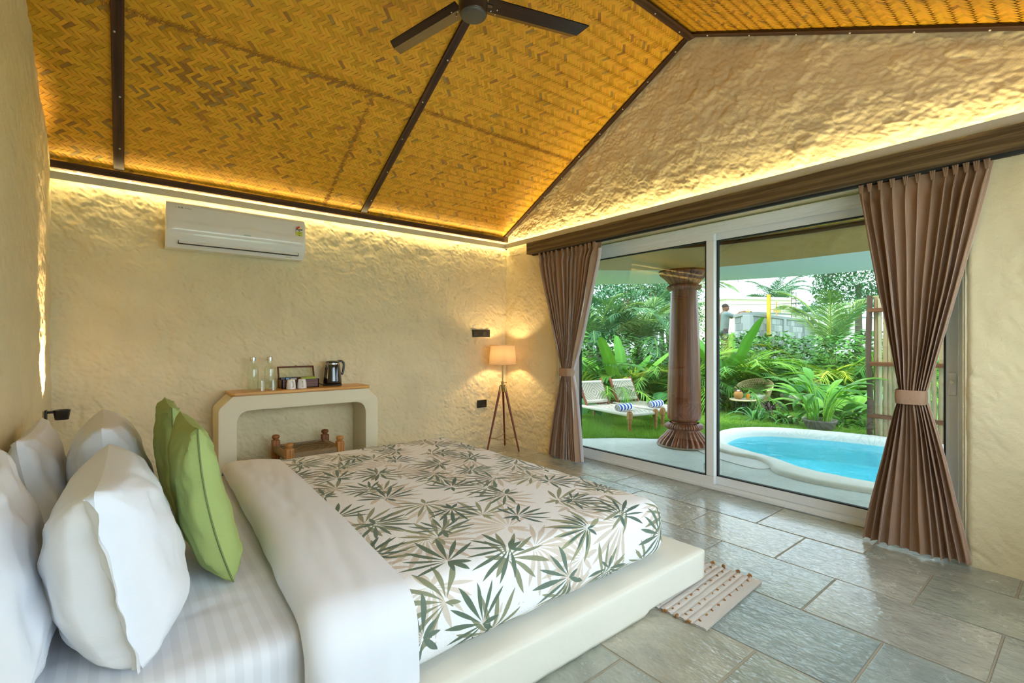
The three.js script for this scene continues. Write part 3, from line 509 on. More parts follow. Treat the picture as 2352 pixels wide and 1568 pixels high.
// ---------- console and what stands on it ----------
{
  const t = thing('console_table', 'cream plaster console with an arched knee hole against the back wall', 'console', [0, 0, ZA + 0.022]);
  const sh = new THREE.Shape(); const xl = 0.566, xr = 1.866;
  sh.moveTo(xl, 0); sh.lineTo(xl, 0.69); sh.quadraticCurveTo(xl, 0.715, xl + 0.018, 0.735); sh.lineTo(xl + 0.10, 0.815); sh.lineTo(xr - 0.10, 0.815); sh.lineTo(xr - 0.018, 0.735); sh.quadraticCurveTo(xr, 0.715, xr, 0.69); sh.lineTo(xr, 0); sh.lineTo(1.746, 0); sh.lineTo(1.746, 0.58); sh.quadraticCurveTo(1.746, 0.695, 1.64, 0.695); sh.lineTo(0.80, 0.695); sh.quadraticCurveTo(0.694, 0.695, 0.694, 0.58); sh.lineTo(0.694, 0); sh.closePath();
  mesh(t, 'plaster_body', boxUV(toCreasedNormals(new THREE.ExtrudeGeometry(sh, { depth: 0.295, bevelEnabled: true, bevelThickness: 0.006, bevelSize: 0.006, bevelOffset: -0.006, bevelSegments: 2, curveSegments: 10 }), 0.6)), M.plasterSmooth);
  const wood = phy({ map: woodTex([0.74, 0.50, 0.20], [0.92, 0.70, 0.36], 0.7, false, 0.25), roughness: 0.4, clearcoat: 0.2 });
  const top = new THREE.Shape(); top.moveTo(0.655, -0.02); top.lineTo(0.655, -0.285); top.quadraticCurveTo(0.66, -0.308, 0.685, -0.31); for (let k = 1; k <= 20; k++) top.lineTo(mix(0.685, 1.75, k / 20), -0.31 + 0.006 * noise(k * 0.7, 2)); top.quadraticCurveTo(1.785, -0.305, 1.785, -0.27); top.lineTo(1.775, -0.02); top.closePath();
  const g = new THREE.ExtrudeGeometry(top, { depth: 0.02, bevelEnabled: true, bevelThickness: 0.004, bevelSize: 0.004, bevelSegments: 2 }); g.rotateX(-Math.PI / 2); g.scale(1, 1, -1).rotateY(0);
  // the shape was drawn with y = -z
  const p = g.attributes.position; for (let i = 0; i < p.count; i++) p.setZ(i, -p.getZ(i)); g.computeVertexNormals();
  mesh(t, 'wooden_top', boxUV(g), wood, [0, 0.819, 0]);
}
const TOPY = 0.8435;
const glassM = phy({ color: lin(0.97, 0.99, 0.97), transmission: 1, roughness: 0.02, thickness: 0, ior: 1.45 });
{
  const prof = [[0.0, 0.004], [0.043, 0.004], [0.046, 0.012], [0.046, 0.165], [0.040, 0.192], [0.024, 0.212], [0.0195, 0.225], [0.0195, 0.252]];
  const b = thing('glass_bottle', 'clear glass water bottle with a steel cap at the outer end of the shelf', 'bottle', [0.842, TOPY, -4.50], 0, 'glass water bottles');
  mesh(b, 'glass_body', lathe([[0, 0.0], [0.041, 0.0], ...prof.slice(2)], 36), glassM); mesh(b, 'glass_inner', lathe([[0, 0.008], [0.041, 0.010], [0.043, 0.016], [0.043, 0.164], [0.037, 0.190], [0.021, 0.210], [0.017, 0.225], [0.017, 0.252]], 36), glassM);
  mesh(b, 'cap', lathe([[0.022, 0.244], [0.0225, 0.272], [0.020, 0.275], [0, 0.275]], 28), M.steel);
  clone(b, [0.968, TOPY, -4.49], 0.4, 'clear glass water bottle with a steel cap beside the wooden tea box');
  const g = thing('drinking_glass', 'upturned clear tumbler in front of the outer bottle', 'glass', [0.885, TOPY, -4.405], 0, 'upturned tumblers');
  mesh(g, 'tumbler', lathe([[0.036, 0.0], [0.032, 0.085], [0.028, 0.090], [0, 0.090]], 32), glassM); mesh(g, 'tumbler_inner', lathe([[0.034, 0.0], [0.030, 0.078], [0.024, 0.080], [0, 0.080]], 32), glassM);
  clone(g, [0.968, TOPY, -4.395], 0, 'upturned clear tumbler in front of the bottle by the tea box');
}
{
  const wood = std({ map: woodTex([0.26, 0.11, 0.05], [0.48, 0.24, 0.11], 0.35, false, 0.12), roughness: 0.4 });
  const t = thing('tea_box', 'small open wooden tea box with a glazed lid standing up', 'box', [1.205, TOPY, -4.50]);
  const w = 0.31, d = 0.13, h = 0.075;
  mesh(t, 'box_body', merge([box(w, 0.006, d, 0, 0.003, 0), box(w, h, 0.009, 0, h / 2, d / 2 - 0.0045), box(w, h, 0.009, 0, h / 2, -d / 2 + 0.0045), box(0.009, h, d, -w / 2 + 0.0045, h / 2, 0), box(0.009, h, d, w / 2 - 0.0045, h / 2, 0), box(0.006, h * 0.9, d, 0.0, h * 0.45, 0)]), wood);
  const lid = new THREE.Group(); lid.name = 'lid'; lid.position.set(0, h, -d / 2 + 0.004); lid.rotation.x = -0.32; t.add(lid);
  mesh(lid, 'lid_frame', merge([box(w, 0.012, 0.012, 0, 0.006, 0), box(w, 0.012, 0.012, 0, 0.108, 0), box(0.012, 0.11, 0.012, -w / 2 + 0.006, 0.056, 0), box(0.012, 0.11, 0.012, w / 2 - 0.006, 0.056, 0)]), wood);
  mesh(lid, 'lid_glass', box(w - 0.02, 0.094, 0.002, 0, 0.057, 0), glassM);
  mesh(lid, 'latch', merge([box(0.02, 0.004, 0.010, 0, 0.116, 0), bar([-0.008, 0.118, 0], [0.010, 0.124, 0], 0.002)]), M.brass);
  solo('sachet_packet', 'dark packet standing in the open tea box', 'packet', box(0.13, 0.085, 0.028, 0, 0, 0, 0.003), std({ color: lin(0.012, 0.014, 0.02), roughness: 0.4 }), null, [1.125, TOPY + 0.007 + 0.0425, -4.525], [-0.05, 0, 0]);
  solo('coffee_sachet', 'blue sachet leaning in the open tea box', 'sachet', box(0.025, 0.075, 0.006, 0, 0, 0, 0.002), std({ color: lin(0.10, 0.26, 0.50), roughness: 0.35 }), null, [1.112, TOPY + 0.052, -4.488], [-0.12, 0, 0.06]);
  solo('sugar_sachet', 'white sachets edge in the open tea box beside the blue one', 'sachet', box(0.05, 0.064, 0.006, 0, 0, 0, 0.002), std({ color: lin(0.7, 0.68, 0.62), roughness: 0.6 }), null, [1.158, TOPY + 0.050, -4.478], [-0.15, 0, 0]);
  solo('green_tea_packet', 'lime green tea packet in the open tea box', 'packet', box(0.125, 0.024, 0.05, 0, 0, 0, 0.003), std({ color: lin(0.40, 0.52, 0.04), roughness: 0.5 }), null, [1.288, TOPY + 0.075, -4.50], [0.1, 0, 0.05]);
}
{
  const cer = phy({ color: lin(0.82, 0.80, 0.76), roughness: 0.18, clearcoat: 0.6 });
  const t = thing('coffee_mug', 'upturned white mug in front of the tea box on the bottle side', 'mug', [1.115, TOPY, -4.395], 0, 'upturned white mugs');
  mesh(t, 'mug_body', lathe([[0.037, 0.0], [0.039, 0.003], [0.036, 0.045], [0.031, 0.076], [0.026, 0.080], [0.024, 0.078], [0, 0.078]], 32), cer);
  mesh(t, 'handle', tube([[0, 0.016, 0.036], [0, 0.020, 0.056], [0, 0.038, 0.062], [0, 0.056, 0.053], [0, 0.064, 0.033]], 0.0045, 20, 8), cer);
  t.rotation.y = 0.1; clone(t, [1.205, TOPY, -4.40], -0.1, 'upturned white mug in front of the tea box on the kettle side');
}
{
  const t = thing('electric_kettle', 'glossy black electric kettle at the end of the wooden shelf', 'kettle', [1.50, TOPY, -4.50]);
  const bl = phy({ color: lin(0.010, 0.010, 0.011), roughness: 0.08, clearcoat: 1, clearcoatRoughness: 0.03 });
  mesh(t, 'power_base', lathe([[0, 0], [0.082, 0], [0.085, 0.006], [0.082, 0.018], [0, 0.018]], 40), M.black);
  mesh(t, 'kettle_body', lathe([[0, 0.018], [0.078, 0.018], [0.083, 0.03], [0.082, 0.05], [0.076, 0.11], [0.068, 0.17], [0.062, 0.205], [0.058, 0.212], [0, 0.212]], 48), bl);
  mesh(t, 'lid', lathe([[0.060, 0.210], [0.061, 0.218], [0.05, 0.228], [0.02, 0.232], [0, 0.232]], 40), bl);
  mesh(t, 'rim_band', lathe([[0.0635, 0.196], [0.0625, 0.206]], 40), M.steel);
  const sp = new THREE.ConeGeometry(0.022, 0.055, 3, 1); sp.rotateX(Math.PI); sp.scale(1, 1, 0.9); mesh(t, 'spout', place(sp, 0, 0, 0), M.steel, [-0.052, 0.186, 0.035], [0.1, 0.9, -0.3]);
  mesh(t, 'handle', tube([[0.045, 0.222, -0.0], [0.085, 0.222, 0.005], [0.102, 0.205, 0.006], [0.103, 0.165, 0.006], [0.096, 0.12, 0.005], [0.085, 0.095, 0.003]], 0.0105, 30, 10), bl);
  mesh(t, 'cord', tube([[-0.07, 0.010, -0.02], [-0.10, 0.016, -0.025], [-0.122, 0.034, -0.035], [-0.126, 0.030, -0.06], [-0.124, 0.010, -0.08], [-0.12, 0.004, -0.095]], 0.0035, 30, 6), M.rubber);
}
// ---------- rope seat stool ----------
{
  const t = thing('rope_stool', 'low wooden stool with turned legs and a woven rope seat', 'stool', [1.21, 0, -4.22]);
  const wd = [[[0.48, 0.27, 0.12], [0.72, 0.46, 0.22]], [[0.38, 0.20, 0.09], [0.60, 0.37, 0.18]], [[0.60, 0.38, 0.18], [0.84, 0.60, 0.33]]].map(([a, b]) => std({ map: woodTex(a, b, 0.5, true, 0.15), roughness: 0.42 }));
  const hx = 0.205, hz = 0.225;
  [[-hx, hz - 0.02, 2], [hx, hz - 0.06, 2], [-hx, -hz, 0], [hx, -hz, 1]].forEach(([x, z, k], i) => {
    const l = mesh(t, 'leg', lathe([[0, 0], [0.020, 0], [0.024, 0.02], [0.018, 0.04], [0.026, 0.06], [0.018, 0.075], [0.027, 0.095], [0.019, 0.11], [0.028, 0.13], [0.019, 0.145], [0.029, 0.165], [0.020, 0.18], [0.030, 0.20], [0.021, 0.215], [0.031, 0.24], [0.026, 0.25]], 20), wd[k], [x, 0, z]);
    mesh(l, 'post_block', box(0.062, 0.165, 0.062, 0, 0.33, 0, 0.010), wd[k]); mesh(l, 'finial', lathe([[0.024, 0.410], [0.019, 0.418], [0.030, 0.428], [0.032, 0.440], [0.026, 0.452], [0.0, 0.458]], 20), wd[k]);
  });
  const fr = field(256, [[30, 1], [80, 1]], 61);
  const rope = std({ map: canvasTex(512, 512, (x, w, h) => { x.fillStyle = '#8d7654'; x.fillRect(0, 0, w, h); for (let j = 0; j < 28; j++) for (let i = 0; i < 28; i++) { const dx = Math.abs(i - 13.5), dy = Math.abs(j - 13.5), dark = (Math.floor(dx + dy) % 6) < 2; x.fillStyle = dark ? '#3a2c1c' : ((i + j) % 2 ? '#a08a66' : '#7d6847'); x.fillRect(i * 18.3 + 2, j * 18.3 + (i % 2 ? 5 : 1), 15, dark ? 8 : 14); } }), roughness: 0.9, bumpMap: tex(256, (i, x, y) => 0.5 + 0.35 * Math.sin(x * 0.77) * Math.sin(y * 0.77 + (x >> 4)) + 0.15 * fr[i], 1, false), bumpScale: 0.003 });
  const seat = grid(24, 24, (u, v) => [mix(-hx + 0.02, hx - 0.02, u), 0.355 - 0.012 * Math.sin(u * Math.PI) * Math.sin(v * Math.PI), mix(-hz + 0.02, hz - 0.05, v), u, v], true);
  mesh(t, 'rope_seat', seat, rope);
  const rm = std({ color: lin(0.36, 0.27, 0.17), roughness: 0.95 });
  const wrap = (x0, z0, x1, z1) => { const list = [], n = 40; for (let k = 0; k < n; k++) { const u = (k + 0.5) / n; const g = new THREE.TorusGeometry(0.021, 0.0052, 5, 12); const along = Math.abs(x1 - x0) > Math.abs(z1 - z0); g.scale(1, 1.25, 1); if (along) g.rotateY(Math.PI / 2); g.rotateX(rr(-0.05, 0.05)); list.push(g.translate(mix(x0, x1, u), 0.335, mix(z0, z1, u))); } return merge(list); };
  mesh(t, 'rope_wrapped_rail', wrap(-hx + 0.03, hz - 0.04, hx - 0.03, hz - 0.06), rm); mesh(t, 'rope_wrapped_rail', wrap(-hx + 0.03, -hz, hx - 0.03, -hz), rm);
  mesh(t, 'rope_wrapped_rail', wrap(-hx, -hz + 0.03, -hx, hz - 0.05), rm); mesh(t, 'rope_wrapped_rail', wrap(hx, -hz + 0.03, hx, hz - 0.08), rm);
}
// ---------- bed ----------
{
  const x1 = 2.345, z1 = -1.30, z0 = -3.66;
  const t = thing('bed_platform', 'cream plastered masonry platform under the bed', 'platform');
  const hx = (x1 - XH - 0.02) / 2, hz = (z1 - z0) / 2, cx = (x1 + XH) / 2 + 0.01;
  mesh(t, 'plaster_body', softBox(hx * 2, 0.172, hz * 2, 0.012, [90, 9, 80], (p) => {
    const n = 0.004 * noise(p.x * 5, p.y * 5, p.z * 5) + 0.002 * noise(p.x * 17, p.y * 17, p.z * 17); if (Math.abs(p.z) > hz - 0.02) p.z += n; if (p.x > hx - 0.02) p.x += n; if (p.y > 0.075) p.y += n * 0.5;
    if (p.x + cx > 1.86) p.y = Math.max(p.y, -0.086 + 0.028);   // the foot end is undercut, so that the rug slides below it
  }), M.plasterBed, [cx, 0.0865, (z1 + z0) / 2]);
}
const BED = { x0: -0.36, x1: 2.09, z0: -3.53, z1: -1.42, top: 0.425, base: 0.172 };
{
  const sat = tex(256, (i, x, y) => { const s = (x % 32) < 16; const v = s ? 0.965 : 1; return [v, v, v]; }, 0.34), satR = tex(256, (i, x) => ((x % 32) < 16 ? 0.55 : 0.85), 0.34, false);
  M.sheet = phy({ color: lin(0.82, 0.84, 0.89), map: sat, roughnessMap: satR, roughness: 1, sheen: 0.2, bumpMap: bFine, bumpScale: 0.0005 });
  M.linen = phy({ color: lin(0.84, 0.855, 0.90), roughness: 0.8, sheen: 0.25, bumpMap: bFine, bumpScale: 0.0004 });
  const w = BED.x1 - BED.x0 - 0.05, d = BED.z1 - BED.z0 - 0.04, h = BED.top - 0.02 - BED.base;
  const t = thing('mattress', 'thick mattress fitted with a white satin-striped sheet', 'mattress', [(BED.x0 + BED.x1) / 2, BED.base + h / 2 + 0.006, (BED.z0 + BED.z1) / 2]);
  mesh(t, 'fitted_sheet', softBox(w, h, d, 0.055, [110, 10, 110], (p) => { const wr = 0.0035 * noise(p.x * 5, p.z * 16, 3) + 0.002 * noise(p.x * 12 + p.z * 6, p.z * 30, 8); if (p.y > 0) p.y += wr + 0.008 * (1 - Math.pow(2 * p.x / w, 4)) * (1 - Math.pow(2 * p.z / d, 4)); else if (Math.abs(p.z) > d / 2 - 0.03) p.z += Math.sign(p.z) * wr; }), M.sheet);
  // printed blanket
  const r = rng(77);
  const leafFan = (x, cx, cy, s, rot, col, n) => {
    x.fillStyle = col; x.save(); x.translate(cx, cy); x.rotate(rot);
    for (let k = 0; k < n; k++) {
      const f = n > 1 ? k / (n - 1) : 0.5, a = mix(-1.45, 1.45, f), back = k === 0 || k === n - 1, L = s * (0.75 + 0.3 * Math.cos(a * 0.8)) * rr(0.85, 1.1, r), w = L * rr(0.060, 0.080, r) * (back ? 1.25 : 1);
      x.save(); x.rotate(a); x.beginPath(); x.moveTo(s * 0.05, 0); x.bezierCurveTo(L * 0.35, -w * 0.35, L * 0.6, -w * 1.5, L, 0); x.bezierCurveTo(L * 0.62, w * 1.4, L * 0.35, w * 0.4, s * 0.05, 0); x.fill(); x.restore();
    }
    for (const a of [2.5, -2.35, 3.3]) if (r() < 0.75) { const L = s * rr(0.3, 0.5, r), w = L * 0.17; x.save(); x.rotate(a + rr(-0.2, 0.2, r)); x.beginPath(); x.moveTo(0, 0); x.quadraticCurveTo(L * 0.5, -w * 1.6, L, 0); x.quadraticCurveTo(L * 0.5, w * 1.6, 0, 0); x.fill(); x.restore(); }
    x.strokeStyle = col; x.lineWidth = s * 0.02; x.beginPath(); x.moveTo(0, 0); x.lineTo(-s * 0.18, s * 0.03); x.stroke(); x.restore();
  };
  const S = 2048, printed = canvasTex(S, S, (x) => {
    x.fillStyle = '#f5f4f4'; x.fillRect(0, 0, S, S);
    const wrapDraw = (cx, cy, s, rot, col, n, al) => { x.globalAlpha = al; const st = r; for (const ox of [-S, 0, S]) for (const oy of [-S, 0, S]) if (cx + ox > -s && cx + ox < S + s && cy + oy > -s && cy + oy < S + s) leafFan(x, cx + ox, cy + oy, s, rot, col, n); x.globalAlpha = 1; };
    const cell = S / 4;
    for (let j = 0; j < 4; j++) for (let i = 0; i < 4; i++) wrapDraw((i + rr(0.2, 0.8, r) + (j % 2) * 0.5) * cell, (j + rr(0.2, 0.8, r)) * cell, rr(310, 390, r), rr(0, 6.28, r), ['#d2c0ac', '#d8c8b5', '#cab8a3'][Math.floor(r() * 3)], 10, 0.72);
    for (let j = 0; j < 4; j++) for (let i = 0; i < 4; i++) wrapDraw((i + 0.5 + rr(-0.25, 0.25, r) + (j % 2) * 0.4) * cell, (j + 0.6 + rr(-0.25, 0.25, r)) * cell, rr(270, 340, r), rr(0, 6.28, r), ['#8f9070', '#979773', '#87896a'][Math.floor(r() * 3)], 8, 0.92);
    for (let j = 0; j < 5; j++) for (let i = 0; i < 4; i++) wrapDraw((i + rr(-0.2, 0.2, r) + (j % 2) * 0.5) * cell, (j + rr(-0.2, 0.2, r)) * S / 5, rr(235, 300, r), rr(0, 6.28, r), ['#647461', '#6d7c6c', '#5b6d61'][Math.floor(r() * 3)], 8, 1);
  }, [1.27, 1.27]);
  const fv = field(256, [[60, 1], [20, 0.6]], 88);
  M.blanket = phy({ map: printed, roughness: 0.95, sheen: 0.5, sheenRoughness: 0.5, sheenColor: lin(0.6, 0.6, 0.6), bumpMap: tex(256, (i) => fv[i], 0.25, false), bumpScale: 0.0015 });
  const bx0 = 0.60, bx1 = 2.135, bz0 = BED.z0 - 0.02, bz1 = BED.z1 + 0.035, bh = 0.445 - BED.base;
  const b = thing('blanket', 'fleece blanket printed with green and beige palm leaves', 'blanket', [(bx0 + bx1) / 2, BED.base + bh / 2 + 0.007, (bz0 + bz1) / 2]);
  const bw = bx1 - bx0, bd = bz1 - bz0;
  mesh(b, 'printed_fleece', softBox(bw, bh, bd, 0.085, [100, 16, 110], (p) => {
    const low = sstep(0.04, -bh / 2, p.y), side = Math.abs(p.z) > bd / 2 - 0.06 || p.x > bw / 2 - 0.06;
    if (p.y > bh / 2 - 0.06) p.y += 0.004 * noise(p.x * 4, p.z * 4, 2) + 0.002 * noise(p.x * 11, p.z * 11, 5) + 0.016 * (1 - Math.pow(Math.abs(2 * p.x / bw), 3)) * (1 - Math.pow(Math.abs(2 * p.z / bd), 3));
    if (side && low > 0) { const u = p.x * 2.4 + p.z * 2.4, f = 0.014 * low * noise(u * 2.2, 1, 4) + 0.010 * low; if (Math.abs(p.z) > bd / 2 - 0.06) p.z += Math.sign(p.z) * f; if (p.x > bw / 2 - 0.06) p.x += f; }
    p.x += 0.045 * clamp(-(p.x - 0.2) / (bw / 2), 0, 1) * (-p.z / (bd / 2));
    if (p.y < -bh / 2 + 0.03) p.y = Math.max(p.y, -bh / 2);
  }, [1, 3]), M.blanket);
  // turned-down white duvet: a thick folded edge wrapped over both sides of the bed
  const q = thing('duvet', 'white duvet edge folded back across the bed over the blanket', 'duvet', [0.60, 0, (bz0 + bz1) / 2]), D = bd / 2 + 0.022, rad = 0.10, arc = rad * Math.PI / 2, flatW = D - rad, drop = 0.452 - rad - BED.base - 0.012, tot = flatW + arc + drop;
  const wrap = (s) => { const a = Math.abs(s), sg = Math.sign(s); if (a <= flatW) return [s, 0.452, 0, 1]; if (a <= flatW + arc) { const t = (a - flatW) / rad; return [sg * (flatW + rad * Math.sin(t)), 0.452 - rad + rad * Math.cos(t), sg * Math.sin(t), Math.cos(t)]; } return [sg * D, 0.452 - rad - (a - flatW - arc), sg, 0]; };
  mesh(q, 'folded_edge', grid(44, 170, (u, v) => {
    const s = (v * 2 - 1) * tot, [z, y, nz, ny] = wrap(s), crown = 0.022 * (1 - Math.pow(Math.min(1, Math.abs(z) / D), 3)) * ny, dn = sstep(flatW, tot, Math.abs(s));
    const e = u < 0.2 ? -0.030 + 0.062 * Math.pow(Math.sin(u / 0.2 * Math.PI / 2), 0.7) : mix(0.032, 0.003, Math.pow((u - 0.2) / 0.8, 1.6));
    const wr = 0.006 * noise(u * 3, s * 2.6, 9) * Math.sin(Math.PI * u) + 0.010 * dn * noise(u * 5, s * 2, 4) * Math.sin(Math.PI * u) + 0.003 * noise(u * 7 + s * 3, s * 5, 2) * Math.sin(Math.PI * u), o = e + crown + wr;
    const x = mix(-0.165, 0.165, u < 0.2 ? 0.2 - 0.2 * Math.cos(u / 0.2 * Math.PI / 2) * 1.0 : u) - 0.048 * z / D + 0.008 * noise(s * 2, u > 0.5 ? 5 : 1, 6) + (u < 0.1 ? 0.006 * noise(s * 6, 3, 1) : 0);
    return [x, y + ny * o, z + nz * (o + 0.012 * dn), u * 0.4, s];
  }, true), M.linen);
}
// ---------- pillows ----------
function pillowGeo(w, h, t, s, o = {}) {
  const N = 44, surf = (sg) => grid(N, N, (u, v) => {
    const a = u * 2 - 1, b = v * 2 - 1, ea = 1 - Math.pow(Math.abs(a), 2.6), eb = 1 - Math.pow(Math.abs(b), 2.6);
    const T = t / 2 * Math.pow(Math.max(0, ea * eb), 0.38) * (1 - 0.16 * b);
    const z = a * w / 2 * (1 - (o.pinch ?? 0.075) * (1 - b * b) * Math.pow(Math.abs(a), 2)), y = b * h / 2 * (1 - (o.pinch ?? 0.075) * (1 - a * a) * Math.pow(Math.abs(b), 2));
    const cr = Math.abs(a * b), ang = Math.atan2(Math.abs(b) - 1.05, Math.abs(a) - 1.05);
    const wr = (0.012 * noise(a * 2.2 + s, b * 2.2, s) + (0.013 * cr + 0.005) * noise(ang * 6, cr * 2, s + sg) + 0.005 * noise(a * 7 + b * 3, b * 3 - a, s + 7 * sg)) * (o.wr ?? 1) * Math.min(1, T / (t * 0.12));
    return [sg * T + sg * wr + (o.bow ?? 0.02) * (b * b - 0.3), y, z + 0.004 * noise(b * 5, s, sg * 0), a, b];
  }, sg > 0);
  return merge([surf(1), surf(-1)]);
}
{
  const white = phy({ color: lin(0.84, 0.855, 0.89), roughness: 0.85, sheen: 0.2, bumpMap: bFine, bumpScale: 0.0004, side: THREE.DoubleSide });
  const green = phy({ color: lin(0.36, 0.44, 0.14), roughness: 0.9, sheen: 0.3, bumpMap: bFine, bumpScale: 0.0008, side: THREE.DoubleSide });
  const seamG = std({ color: lin(0.17, 0.21, 0.07), roughness: 0.9 });
  function pillow(name, label, cat, w, h, t, base, lean, yaw, s, mat, group, o = {}) {
    const q = thing(name, label, cat, base, yaw, group); q.rotation.order = 'YZX'; q.rotation.z = lean; q.rotation.x = o.roll || 0;
    const b = mesh(q, o.body || 'pillowcase', pillowGeo(w, h, t, s, o), mat, [0, h / 2, 0]);
    if (o.flange) { const sg = o.flange; mesh(q, 'pillowcase_flap', grid(26, 6, (u, v) => { const b = (u * 2 - 1) * 0.97; return [0.018 * noise(u * 6, v * 2, s) + 0.012 * (v - 0.5), b * h / 2 * 0.98, sg * (w / 2 * (1 - 0.075 * (1 - b * b)) - 0.012 + v * 0.05) + 0.01 * noise(u * 5, v, s + 3)]; }), mat, [0, h / 2, 0]); }
    if (o.piping) { const pts = []; for (let k = 0; k <= 60; k++) { const b = k / 30 - 1; pts.push([(o.bow ?? 0.02) * (b * b - 0.3), b * h / 2 * 0.99, w / 2 * (1 - (o.pinch ?? 0.075) * (1 - b * b)) + 0.001 + 0.004 * noise(b * 5, s, 0)]); } mesh(q, 'side_seam', tube(pts, 0.0028, 70, 5), seamG, [0, h / 2, 0]); }
    return q;
  }
  const y = 0.424;
  pillow('pillow', 'large white pillow leaning on the headboard wall at the near bed side', 'pillow', 0.72, 0.50, 0.18, [-0.205, y, -1.86], 0.25, 0, 1, white, 'white pillows', { flange: 0 });
  pillow('pillow', 'white pillow standing in front of the near pillow behind the green cushion', 'pillow', 0.70, 0.47, 0.295, [0.030, y, -1.87], 0.20, -0.02, 2, white, 'white pillows', { flange: 1 });
  pillow('pillow', 'white pillow with a creased corner between the green cushions and far pillow', 'pillow', 0.74, 0.48, 0.285, [0.002, y, -2.93], 0.20, 0.02, 3, white, 'white pillows', { flange: 0 });
  pillow('pillow', 'white pillow at the far bed side beneath the black wall light', 'pillow', 0.74, 0.46, 0.16, [-0.222, y, -2.95], 0.24, 0, 4, white, 'white pillows', { flange: 0 });
  pillow('cushion', 'light green square cushion with its seam facing the camera in front', 'cushion', 0.50, 0.55, 0.15, [0.272, y, -2.12], 0.19, 0.02, 5, green, 'green cushions', { piping: true, body: 'cover', pinch: 0.06 });
  pillow('cushion', 'green square cushion standing behind the front green cushion', 'cushion', 0.48, 0.55, 0.14, [0.238, y, -2.76], 0.17, 0.0, 6, green, 'green cushions', { piping: true, body: 'cover', pinch: 0.06 });
}
// ---------- rug ----------
{
  const t = thing('jute_rug', 'small pale woven rug with brown jute knots beside the bed platform', 'rug', [2.25, 0.0008, -1.275], 0.06);
  const w = 0.62, d = 0.36, N = 11, cot = std({ color: lin(0.66, 0.60, 0.54), roughness: 0.95, bumpMap: tex(256, (i, x, y) => 0.5 + 0.5 * Math.sin(x * 0.6) * Math.sin(y * 0.2), 0.1, false), bumpScale: 0.0015 }), jute = std({ color: lin(0.42, 0.20, 0.07), roughness: 0.95 });
  mesh(t, 'woven_body', grid(120, N * 8, (u, v) => { const a = u * w - w / 2, b = v * d - d / 2, f = v * N % 1, hem = v > 0.86 ? 1 : 0; return [a, 0.004 + (hem ? 0.004 : 0.005 * Math.pow(Math.sin(Math.PI * f), 0.6) + 0.0012 * Math.sin(u * 260 + Math.floor(v * N) * 2)) + 0.002 * noise(u * 9, v * 9), b + 0.004 * noise(u * 7, v * 3), a, b]; }), cot);
  mesh(t, 'backing', box(w, 0.003, d, 0, 0.0025, 0), cot);
  for (let j = 1; j < N - 1; j += 2) for (let i = 0; i < 9; i++) { const k = new THREE.TorusKnotGeometry(0.0040, 0.0020, 24, 4, 2, 3); mesh(t, 'jute_knot', k, jute, [-w / 2 + 0.03 + i * 0.066 + rr(-0.012, 0.012), 0.010, -d / 2 + (j + 0.5) * d / N], [rr(0, 3), rr(0, 3), rr(0, 3)]); }
  for (const s of [-1, 1]) for (let i = 0; i < 5; i++) mesh(t, 'jute_tassel', new THREE.TorusKnotGeometry(0.0065, 0.0036, 24, 4, 2, 3), jute, [s * (w / 2 + 0.006), 0.011, -d / 2 + (i + 0.5) * d / 5.6 + rr(-0.01, 0.01)], [rr(0, 3), rr(0, 3), rr(0, 3)]);
}
// ---------- veranda, lawn and pool ----------
const at = (bearing, t, y = 0) => { const u = (bearing - 1176) / 1100; return [t * (Math.sin(YAW) + Math.cos(YAW) * u), y, t * (-Math.cos(YAW) + Math.sin(YAW) * u)]; };   // bearing and distance from the doorway where the photographer stands
const GY = -0.03;
const smooth2 = (pts, n = 12) => new THREE.CatmullRomCurve3(pts.map(([x, z]) => V(x, 0, z)), true, 'centripetal').getPoints(n * pts.length).slice(0, -1).map((p) => [p.x, p.z]);
const shapeOf = (pts) => { const s = new THREE.Shape(); pts.forEach(([x, z], i) => (i ? s.lineTo(x, -z) : s.moveTo(x, -z))); s.closePath(); return s; };
const slab = (pts, y0, y1, holes = []) => { const s = shapeOf(pts); for (const h of holes) s.holes.push(shapeOf(h)); const g = new THREE.ExtrudeGeometry(s, { depth: y1 - y0, bevelEnabled: false, curveSegments: 2 }); g.rotateX(-Math.PI / 2); g.translate(0, y0, 0); return boxUV(g); };
